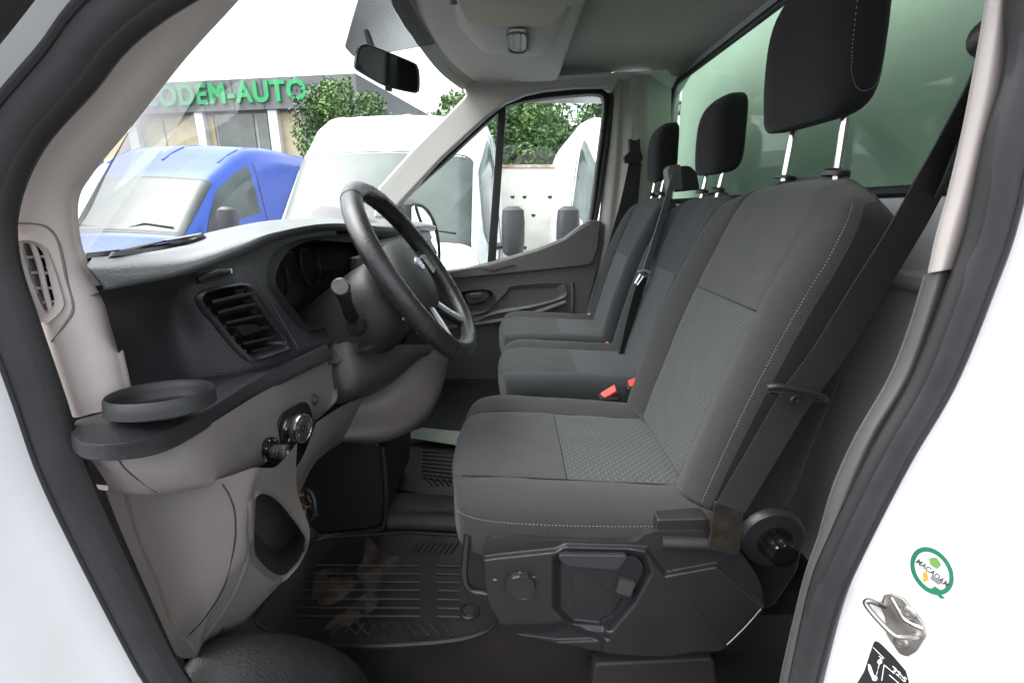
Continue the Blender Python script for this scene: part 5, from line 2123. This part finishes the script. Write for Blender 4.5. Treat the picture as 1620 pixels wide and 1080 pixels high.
# recliner hub and belt bracket
q = MB()
rc = PY(1221, 852, .675)
q.lathe(rc + V(0, .02, 0), (0, -1, 0), [(.056, 0), (.056, .018), (.050, .026), (.030, .030), (.028, .022), (.001, .02)], 48)
rcb = q.build('recliner_hub', M_black, ds, sharp=40)
q = MB()
rows = []
for hh_, sc_ in ((.0, 1.0), (.034, 1.0), (.040, .92), (.041, .6), (.041, .05)):
    rows.append([rc + V(.004 + cos(2 * pi * k / 56) * .021 * sc_ * (1 + .10 * (1 if (k // 4) % 2 else 0)), .005 - hh_, -.006 + sin(2 * pi * k / 56) * .021 * sc_ * (1 + .10 * (1 if (k // 4) % 2 else 0))) for k in range(56)])
q.grid(rows, cu=True)
q.build('recliner_knob', M_gloss, ds, sharp=40)
q = MB()
q.plate([PY(x, y, .637) for x, y in rnd([(1131, 794), (1178, 794), (1170, 875), (1160, 878), (1121, 868), (1126, 830)], 2)], V(0, .004, 0))
q.build('belt_bracket', mat('brown_coated_steel', (.045, .038, .032), .38, metal=.4, bump=.3, bscale=80, var=.3, vscale=60), ds, bevel=.001)
# side shell below the recliner, running back
q = MB()
q.plate([PY(x, y, .70) for x, y in rnd([(1130, 880), (1180, 800), (1262, 815), (1275, 850), (1262, 905), (1225, 960), (1205, 965)], 10)], V(0, .06, 0))
q.build('rear_side_shell', M_black, ds, bevel=.006)
# pedestal under the seat
q = MB()
q.box((.02, .74, ZF), (.46, 1.12, -.60))
q.build('pedestal', mat('pedestal_dusty', (.022, .019, .017), .7, var=.4, vscale=10), ds, bevel=.01)
q = MB()
q.tube(smooth_path([V(-.075, .68, -.53), V(-.082, .672, -.60), V(-.075, .672, -.632), V(-.05, .672, -.642), V(.03, .674, -.65)], 20), .0065, 10)
q.tube([V(-.075, .68, -.54), V(-.08, 1.1, -.54)], .0065, 10)
q.build('front_bar', mat('black_bar', (.02, .02, .02), .2, coat=.5), ds)
# dark brown box and trim behind the pedestal
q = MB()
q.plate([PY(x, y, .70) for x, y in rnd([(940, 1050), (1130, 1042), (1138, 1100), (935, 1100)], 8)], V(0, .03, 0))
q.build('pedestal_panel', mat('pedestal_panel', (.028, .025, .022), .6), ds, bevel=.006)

# ---------------- passenger seats
def pax(cy, w, xb, xt, zt, label, cz, x0, hr, hw):
    s = thing('cab_seat', label, 'seat', (.25, cy, ZF), 'seats in the van cab')
    U = V(xt - xb, 0, zt + .50)
    mt = [M_teal, M_teal, M_teal, M_fabk]
    b2, at2, F2, U2 = backrest(s, cy, w, (xb, -.50), (U.x, 0, U.z), U.length - .015, [M_teal, M_teal2, M_teal, M_fabk], rear=(.10, .06), ins_s=.57)
    cushion(s, cy, w * 1.02, x0, .40, cz, [M_teal, M_teal2, M_teal], ins_x=.16, tilt=.02, hh=.12)
    h_, _, hu, hf = headrest(s, hr, hw, .088, .20, M_fabk, lean=-.04)
    for dy in (-.055, .055):
        q = MB()
        q.tube([V(hr[0] - .012, hr[1] + dy, zt - .03), V(hr[0] + .0, hr[1] + dy, hr[2] - .08)], .0062, 12)
        q.build('headrest_post', M_chrome, s)
        q = MB()
        q.lathe(V(hr[0] - .012, hr[1] + dy, zt - .012), (0, 0, 1), [(.018, 0), (.018, .008), (.012, .012)], 20)
        q.build('post_guide', M_black, s)
    q = MB()
    q.box((x0 + .06, cy - w * .9, ZF), (.42, cy + w * .9, cz - .11))
    q.build('seat_base', mat('seat_base_dark', (.02, .02, .021), .6), s, bevel=.01)
    return s, at2, F2


mid_, at_m, F_m = pax(1.41, .205, .40, .575, .055, 'middle passenger seat with grey belt, between the driver seat and the outer seat', -.44, -.02, (.568, 1.395, .192), .092)
out_, at_o, F_o = pax(1.87, .222, .38, .555, .06, 'outer passenger seat beside the closed passenger door, smallest headrest in view', -.44, -.03, (.556, 1.87, .198), .080)
# belt box on the shoulder of the bench
q = MB()
q.plate([PY(x, y, 1.60) for x, y in rnd([(1056, 268), (1062, 261), (1077, 260), (1081, 300), (1060, 303)], 3)], V(0, .05, 0))
q.build('belt_outlet', mat('belt_outlet_grey', (.10, .10, .105), .5), mid_, bevel=.003)
q = MB()
q.plate([PY(x, y, 1.61) for x, y in rnd([(1078, 262), (1092, 262), (1103, 272), (1108, 300), (1080, 303)], 5)], V(0, .1, 0))
q.build('belt_box', M_black, mid_, bevel=.006)
# pull strap on the middle backrest
q = MB()
q.ribbon(smooth_path([PX(1070, 383, .50), PX(1080, 384, .495), PX(1088, 386, .50)], 8), [V(0, 0, .006)] * 8, .002)
q.ribbon(smooth_path([PX(1086, 384, .495), PX(1083, 400, .485), PX(1078, 414, .48)], 8), [V(0, .008, 0)] * 8, .002)
q.build('pull_strap', M_black, mid_)

# ------------------------------------------------------------------ belts
def belt(px, hw, th=.0014, ups=None):
    P = [PY(*p) for p in px]
    n = 8 * len(P)
    S_ = smooth_path(P, n)
    side = []
    for i, p in enumerate(S_):
        t = (S_[min(i + 1, n - 1)] - S_[max(i - 1, 0)]).normalized()
        s = t.cross(V(0, 1, 0)).normalized()
        f = i / (n - 1)
        h = interp(hw, f)
        ang = interp(ups, f) if ups else 0
        s = s * cos(ang) + V(0, 1, 0) * sin(ang)
        side.append(s * h)
    return S_, side


dbt = thing('driver_belt', 'dark seat belt hanging from the rear pillar across the side of the driver seat', 'seat belt', PY(1160, 860, .65))
q = MB()
P_, s_ = belt([(1558, 85, .50), (1532, 160, .52), (1492, 250, .54), (1440, 350, .565), (1376, 455, .60), (1312, 558, .625), (1258, 632, .636), (1204, 722, .637), (1156, 803, .637)], [(0, .013), (.12, .019), (.3, .025), (.5, .026), (1, .0245)], ups=[(0, .5), (.3, .25), (.6, .05), (1, 0)])
q.ribbon(P_, s_, .0014)
q.build('webbing', M_belt, dbt)
q = MB()
P_, s_ = belt([(1566, 100, .505), (1552, 160, .52), (1532, 215, .53), (1505, 265, .54), (1480, 310, .56)], [(0, .010), (.25, .014), (.6, .016), (1, .012)], ups=[(0, .2), (1, .8)])
q.ribbon(P_, s_, .0014)
q.build('rear_webbing', M_belt, dbt)
q = MB()
q.tube(smooth_path([PY(1214, 613, .622), PY(1232, 611, .618), (PY(1270, 619, .618)), PY(1300, 627, .624), PY(1306, 633, .63)], 20), [.0035] + [.0048] * 18 + [.0035], 12)
q.tube(smooth_path([PY(1216, 619, .645), PY(1260, 628, .645), PY(1300, 637, .645)], 12), .003, 10)
q.build('belt_guide', M_black, dbt)
q = MB()
q.lathe(PY(1256, 631, .6345), (0, -1, 0), [(.0068, 0), (.0068, .003), (.005, .0045), (.003, .0035), (.0005, .0035)], 24)
q.build('belt_button', M_black, dbt)
q = MB()
a = PY(1566, 60, .49)
q.lathe(a, (-.4, -1, -.1), [(.017, 0), (.018, .008), (.014, .016), (.002, .018)], 28)
q.tube(smooth_path([PY(1550, 92, .50), PY(1556, 78, .49), PY(1574, 80, .49), PY(1576, 96, .50)], 12), .004, 8)
q.build('belt_anchor', M_black, dbt)

pbt = thing('passenger_belt', 'black seat belt stretched down the far rear pillar beside the outer seat', 'seat belt', PY(935, 505, 2.1))
q = MB()
P_, s_ = belt([(1004, 255, 2.10), (990, 320, 2.09), (973, 380, 2.06), (955, 440, 2.04), (941, 490, 2.03)], [(0, .024), (1, .024)], ups=[(0, .2), (1, .2)])
q.ribbon(P_, s_, .002)
P_, s_ = belt([(1008, 258, 2.13), (1003, 320, 2.13), (998, 380, 2.13), (990, 440, 2.13)], [(0, .018), (1, .016)])
q.ribbon(P_, s_, .002)
q.build('webbing', M_belt, pbt)
q = MB()
q.plate([PY(x, y, 2.08) for x, y in rnd([(996, 218), (1001, 222), (1008, 222), (1013, 218), (1013, 236), (1018, 250), (1014, 258), (990, 258), (987, 248), (997, 240)], 3)], V(0, .03, 0))
q.build('belt_loop', M_black, pbt, bevel=.004)
q = MB()
q.tube(smooth_path([PY(x, y, 2.02) for x, y in ((930, 498), (936, 496), (943, 502), (940, 514), (931, 516), (929, 505))], 20), .005, 8)
q.plate([PY(x, y, 2.03) for x, y in ((930, 508), (941, 508), (940, 519), (930, 518))], V(0, .01, 0))
q.build('anchor_plate', M_steel, pbt)

mbt = thing('middle_belt', 'pale grey seat belt with metal tongue across the middle seat backrest', 'seat belt', PY(990, 560, 1.5))
q = MB()
P_, s_ = belt([(1068, 272, 1.585), (1052, 330, 1.56), (1034, 390, 1.53), (1019, 434, 1.50)], [(0, .022), (.4, .020), (1, .018)], ups=[(0, .9), (.5, .75), (1, .7)])
q.ribbon(P_, s_, .0016)
q.build('upper_webbing', M_belt2, mbt)
q = MB()
P_, s_ = belt([(1018, 438, 1.50), (1008, 470, 1.50), (998, 510, 1.50), (990, 548, 1.50), (984, 568, 1.50)], [(0, .018), (1, .021)], ups=[(0, .5), (1, .4)])
q.ribbon(P_, s_, .0016)
q.build('lower_webbing', M_belt, mbt)
q = MB()
q.tube(smooth_path([PY(x, y, 1.49) for x, y in ((1009, 430), (1021, 428), (1027, 431))], 8), .005, 8)
q.tube([PY(x, y, 1.49) for x, y in ((1013, 434), (1005, 448), (1008, 451), (1018, 437))], .0035, 8, closed=True)
q.build('tongue', M_silver, mbt)
for i, (x0, y0, x1, y1, Y, lab) in enumerate(((948, 551, 963, 544, 1.62, 'red buckle button sunk between the two passenger cushions'), (995, 608, 1006, 603, 1.20, 'short red buckle button at the rear corner of the middle cushion'), (952, 627, 974, 614, 1.175, 'larger red buckle button on a black stalk beside the driver cushion'))):
    bk = thing('belt_buckle', lab, 'buckle', PY(x0, y0 + 20, Y), 'belt buckles with red buttons')
    a, b = PY(x0, y0, Y), PY(x1, y1, Y)
    d = (b - a).normalized()
    q = MB()
    q.ribbon([a, b], [V(0, .012, .004)] * 2, .006)
    q.build('release_button', M_red, bk)
    q = MB()
    c = (a + b) / 2
    hl_ = (b - a).length / 2 + .006
    q.box((c.x - hl_, c.y - .018, c.z - .07), (c.x + hl_, c.y + .018, c.z - .008))
    q.build('buckle_body', M_black, bk, bevel=.005)
# ------------------------------------------------------------------ floor mats, small things, stickers
M_mat = mat('rubber_mat', (.009, .0092, .0095), .45, bump=.35, bscale=420, var=.4, vscale=7, var2=(.030, .026, .022))
M_dust = mat('dusty_rubber', (.019, .018, .017), .6, var=.5, vscale=25)
fm = thing('floor_mat', 'ribbed black rubber mat with dried mud in front of the driver seat', 'floor mat', (-.25, .95, ZF))
ZM = ZF + .012
om = [(500, 850), (455, 900), (395, 985), (450, 1008), (525, 1020), (600, 1021), (690, 1016), (745, 1008), (785, 990), (795, 950), (790, 850), (640, 842)]
OM = rnd([PZ(x, y, ZM) for x, y in om], .03, 6)
q = MB()
q.plate([p + V(0, 0, -.010) for p in OM], V(0, 0, .010))
q.build('mat_sheet', M_mat, fm, bevel=.002)
q = MB()
q.tube(OM, .004, 8, closed=True)
q.build('mat_rim', M_mat, fm)
q = MB()


def bar(x0, y0, x1, y1, r=.0028, z=ZM + .001):
    q.tube([PZ(x0, y0, z), PZ(x1, y1, z)], r, 6, ry=r * .8)


for k, y in enumerate((893, 906, 919, 932, 946, 960, 973)):
    bar(500 - k * 7, y, 664, y + 1)
    bar(692, y + 1, 728, y + 2)
for i in range(9):
    x = 545 + i * 19
    bar(x, 984, x + 20, 1006)
for i in range(8):
    x = 650 + i * 9
    bar(x + 12, 858, x, 874, .002)
for i in range(7):
    x = 500 + i * 19
    bar(x, 984, x - 13, 1004)
q.build('mat_ribs', M_dust, fm)
q = MB()
c = PZ(743, 968, ZM)
q.lathe(c, (0, 0, 1), [(.020, 0), (.0205, .004), (.017, .006), (.0165, .0035), (.014, .003), (.012, .006), (.001, .0065)], 32)
q.build('mat_fastener', M_mat, fm)
# dried mud
m = bpy.data.materials.new('dried_mud')
m.use_nodes = True
Nn, Ll = m.node_tree.nodes, m.node_tree.links
b = Nn['Principled BSDF']
b.inputs['Base Color'].default_value = (.16, .12, .09, 1)
b.inputs['Roughness'].default_value = .95
tc = Nn.new('ShaderNodeTexCoord')
nz = Nn.new('ShaderNodeTexNoise')
nz.inputs['Scale'].default_value = 22
nz.inputs['Detail'].default_value = 9
nz.inputs['Roughness'].default_value = .7
Ll.new(tc.outputs['Object'], nz.inputs[0])
mr = Nn.new('ShaderNodeMapRange')
mr.inputs['From Min'].default_value = .38
mr.inputs['From Max'].default_value = .8
mr.inputs['To Max'].default_value = .6
Ll.new(nz.outputs[0], mr.inputs[0])
tr_ = Nn.new('ShaderNodeBsdfTransparent')
mx_ = Nn.new('ShaderNodeMixShader')
Ll.new(mr.outputs[0], mx_.inputs[0])
Ll.new(tr_.outputs[0], mx_.inputs[1])
Ll.new(b.outputs[0], mx_.inputs[2])
Ll.new(mx_.outputs[0], Nn['Material Output'].inputs[0])
rng = random.Random(4)
for pts in ([(580, 852), (594, 862), (604, 876), (625, 878), (632, 893), (622, 905), (607, 915), (596, 936), (580, 940), (572, 920), (565, 905), (574, 880)], [(575, 940), (598, 942), (590, 965), (560, 985), (530, 1000), (515, 990), (545, 965)], [(500, 905), (540, 900), (560, 925), (530, 955), (495, 950)]):
    q = MB()
    L_ = smooth_loop([PZ(x + rng.uniform(-3, 3), y + rng.uniform(-2, 2), ZM + .0035) for x, y in pts], 50)
    q.plate(L_, V(0, 0, .0006))
    q.build('mud_patch', m, fm)

# passenger side mat and toe area
pm = thing('floor_mat', 'second dark rubber mat with fan ribs, under the dashboard centre', 'floor mat', (-.25, 1.45, ZF))
q = MB()
O2 = rnd([PZ(x, y, ZM) for x, y in ((608, 700), (735, 700), (800, 770), (780, 800), (640, 775), (615, 770))], .02)
q.plate([p + V(0, 0, -.01) for p in O2], V(0, 0, .01))
q.build('mat_sheet', M_mat, pm, bevel=.002)
q = MB()
for i in range(9):
    bar(668, 708 + i * 6, 735, 712 + i * 6.5, .003)
for i in range(6):
    bar(672 + i * 9, 752, 684 + i * 9, 768, .003)
q.build('mat_ribs', M_mat, pm)
q = MB()
q.grid(patch([[PZ(x, y, ZF + h) for x, y in ((612, y0), (650, y0 + 1), (700, y0 + 3), (740, y0 + 5))] for y0, h in ((778, .01), (790, .03), (806, .035), (822, .02), (836, .0))], 20, 16))
q.build('mat_step', mat('lit_rubber', (.035, .032, .035), .5), pm, sharp=60)  # light on the raised riser is put into its paler grey
tb_ = thing('toe_board', 'plain black moulded footrest block below the steering column', 'footrest', PZ(550, 845, ZF))
q = MB()
fp = [(488, 706), (560, 698), (598, 700), (606, 712), (612, 770), (608, 826), (594, 836), (505, 846), (488, 832), (478, 780)]
q.plate([PY(x, y, 1.03) for x, y in rnd(fp, 8)], V(0, .30, 0))
q.build('footrest_block', M_rubber2, tb_, bevel=.008)
q = MB()
q.tube(smooth_path([PY(x, y, 1.022) for x, y in ((605, 705), (611, 770), (608, 822), (592, 838), (500, 849))], 30), .007, 10)
q.build('footrest_lip', M_mat, tb_)
# pale card on the floor
cd = thing('paper_card', 'pale green card lying on the floor beyond the knee panel', 'card', PZ(680, 690, ZF + .02))
q = MB()
q.plate([PZ(x, y, ZF + .03) for x, y in ((632, 690), (668, 677), (740, 684), (740, 707))], V(0, 0, .002))
q.build('card_sheet', mat('pale_green_card', (.36, .40, .33), .8, var=.15, vscale=30), cd)
# dry debris beside the footrest
dl = thing('leaf_litter', 'small heap of dry brown leaves in a black ring beside the pocket', 'debris', PY(480, 830, .80))
q = MB()
cR = PY(479, 800, .80)
q.tube([cR + V(.024 * cos(2 * pi * k / 24), .01 * sin(2 * pi * k / 24), .034 * sin(2 * pi * k / 24)) for k in range(24)], .005, 8, closed=True)
q.build('black_ring', M_black, dl)
q = MB()
rng = random.Random(9)
for i in range(26):
    c = cR + V(rng.uniform(-.018, .018), rng.uniform(0, .02), rng.uniform(-.025, .022))
    a = V(rng.gauss(0, 1), rng.gauss(0, 1), rng.gauss(0, 1)).normalized() * rng.uniform(.006, .014)
    b_ = a.orthogonal().normalized() * .003
    q.add([c - a, c - b_, c + a, c + b_], [(0, 1, 2, 3)], rng.randint(0, 1))
q.build('dry_leaves', [mat('dry_leaf', (.25, .15, .08), .8), mat('dry_leaf_dark', (.08, .05, .03), .8)], dl, fixn=False)

# ---- on the door jamb
sk = thing('door_striker', 'worn steel latch loop bolted to the white rear door jamb', 'latch', hit(jb, 1425, 985)[0])
pts_ = [(1398, 940), (1412, 938), (1430, 944), (1450, 966), (1463, 984), (1467, 1004), (1452, 1028), (1438, 1036), (1426, 1032), (1404, 1000), (1402, 975), (1392, 958)]
L_ = [hit(jb, *p)[0] for p in pts_]
nS = hit(jb, 1430, 985)[1]
cS = sum(L_, Vector()) / len(L_)
# flatten onto one plane
L_ = [p - nS * (p - cS).dot(nS) for p in L_]
q = MB()
q.plate(rnd([p - nS * .001 for p in L_], .002, 2), nS * .005)
q.build('striker_plate', M_steel, sk, bevel=.0012)


def sp_(x, y, k):
    d = ray(x, y)
    p0 = cS + nS * k
    return d * (p0.dot(nS) / d.dot(nS))


q = MB()
q.tube(smooth_path([sp_(1398, 958, .004), sp_(1386, 954, .016), sp_(1376, 950, .022), sp_(1370, 955, .024), sp_(1388, 978, .024), sp_(1412, 1002, .024), sp_(1425, 1007, .022), sp_(1440, 1007, .014), sp_(1451, 1006, .004)], 50), .0030, 12)
q.build('striker_loop', M_steel, sk)
q = MB()
q.tube(smooth_path([sp_(1410, 944, .005), sp_(1420, 962, .006), sp_(1430, 978, .006), sp_(1446, 988, .006), sp_(1460, 994, .005)], 24), .0026, 8)
q.build('striker_rib', M_steel, sk)
for x, y in ((1438, 968), (1426, 1014)):
    q = MB()
    q.lathe(sp_(x, y, .004), nS, [(.0068, 0), (.0068, .0018), (.0055, .0026), (.003, .0026), (.0026, .0012), (.0003, .0012)], 28)
    q.build('screw_head', mat('screw_steel', (.32, .31, .30), .35, metal=1.0), sk)

stk = thing('inspection_sticker', 'round white sticker with thick green ring stuck above the steel latch', 'sticker', hit(jb, 1476, 905)[0])
ell = lambda a, b, n=48: [(1475 + a * .60 * cos(2 * pi * k / n) + b * .80 * sin(2 * pi * k / n), 902 + a * .80 * cos(2 * pi * k / n) - b * .60 * sin(2 * pi * k / n)) for k in range(n)]
q = MB()
q.grid([[hit(jb, *p, .0010)[0] for p in ell(max(.3, 41 * f), max(.2, 29 * f))] for f in (1, .8, .6, .4, .2, 0)], cu=True)
q.build('sticker_face', mat('sticker_white', (.5, .5, .5), .35), stk)
q = MB()
q.ring([hit(jb, *p, .0013)[0] for p in ell(42, 30)], [hit(jb, *p, .0013)[0] for p in ell(34, 23.5)], hit(jb, 1475, 902)[1] * .0004)
q.plate([hit(jb, *p, .0014)[0] for p in ((1470, 932), (1480, 926), (1492, 935), (1489, 940), (1497, 945), (1489, 946), (1483, 939))], hit(jb, 1475, 902)[1] * .0004)
q.build('green_ring', mat('sticker_green', (.004, .12, .06), .35), stk)
pa, nA = hit(jb, 1451, 885, .0016)
pb, _ = hit(jb, 1501, 925, .0016)
rt = (pb - pa).normalized()
upv = nA.cross(rt).normalized()
if upv.z < 0:
    upv = -upv
pc, nC = hit(jb, 1476, 905, .0018)
q = MB()
vs, fs_ = text_mesh('MACADAM', .0078, extrude=.00012, offset=.0001)
wmax = max(abs(v.x) for v in vs)
kx = (pb - pa).length / 2 / wmax
def wrap(p, off):
    l_, n2, i_, d_ = jb.find_nearest(p)
    return l_ + (n2 if n2.dot(nC) > 0 else -n2) * off


q.add([wrap(pc + rt * (v.x * kx) + upv * v.y, .0016 + v.z) for v in vs], fs_)
q.build('sticker_text', mat('sticker_grey_ink', (.03, .033, .036), .5), stk, smooth=False)
for nm_, pts_, colr in (('tree_print', ((1470, 882), (1482, 880), (1490, 892), (1484, 899), (1472, 892)), (.10, .22, .04)), ('road_print', ((1460, 905), (1466, 902), (1470, 916), (1462, 920)), (.5, .22, .02)), ('tick_print', ((1476, 886), (1480, 890), (1488, 885), (1481, 894)), (.5, .12, .01)), ('grey_print', ((1476, 908), (1492, 920), (1486, 924), (1472, 914)), (.14, .14, .15))):
    q = MB()
    q.plate([hit(jb, *p, .0016)[0] for p in rnd(pts_, 2)], nC * .0002)
    q.build(nm_, mat(nm_ + '_ink', colr, .5), stk)

tl = thing('tyre_label', 'black information label with white pictogram low on the rear door jamb', 'sticker', hit(jb, 1400, 1060)[0])
q = MB()
nL = hit(jb, 1400, 1060)[1]
lp_ = [(1384, 1012), (1392, 1015), (1415, 1038), (1434, 1060), (1439, 1078), (1436, 1110), (1350, 1110), (1356, 1080), (1368, 1060), (1376, 1035)]
q.plate([hit(jb, *p, .0008)[0] for p in rnd(lp_, 3)], nL * .0005)
q.build('label_face', mat('label_black', (.012, .012, .013), .3), tl)
q = MB()


def lab(pts_, off=.0017):
    q.plate([hit(jb, *p, off)[0] for p in pts_], nL * .0002)


def ldisc(x, y, r):
    lab([(x + r * cos(2 * pi * k / 14), y + r * sin(2 * pi * k / 14)) for k in range(14)])


ldisc(1393, 1045, 4)
ldisc(1385, 1071, 4.5)
lab([(1374, 1048), (1378, 1050), (1384, 1066), (1380, 1070), (1375, 1058)])
for a, b in (((1395, 1038), (1388, 1066)), ((1391, 1036), (1398, 1041)), ((1400, 1050), (1396, 1075)), ((1400, 1050), (1416, 1064)), ((1382, 1022), (1400, 1040)), ((1413, 1052), (1432, 1072)), ((1408, 1066), (1424, 1080))):
    q.tube([hit(jb, *a, .0016)[0], hit(jb, *b, .0016)[0]], .0004, 5)
pT, nT = hit(jb, 1424, 1066, .0016)
put_text(q, '32.5', .0085, pT, hit(jb, 1432, 1073)[0] - hit(jb, 1416, 1058)[0], nT.cross(hit(jb, 1432, 1073)[0] - hit(jb, 1416, 1058)[0]), extrude=.0001)
q.build('label_print', M_whiteink, tl, smooth=False)

dc = thing('door_check', 'small black door check bracket on the white front jamb', 'door hardware', PY(30, 1010, .36))
q = MB()
q.plate([PY(x, y, .372) for x, y in rnd([(-30, 1022), (10, 1003), (58, 990), (68, 1003), (66, 1020), (40, 1030), (-30, 1032)], 4)], V(0, .012, 0))
q.build('bracket', M_black, dc, bevel=.002)
q = MB()
q.lathe(PY(42, 1010, .371), (0, -1, 0), [(.005, 0), (.005, .003), (.001, .004)], 18)
q.build('pin', M_steel, dc)
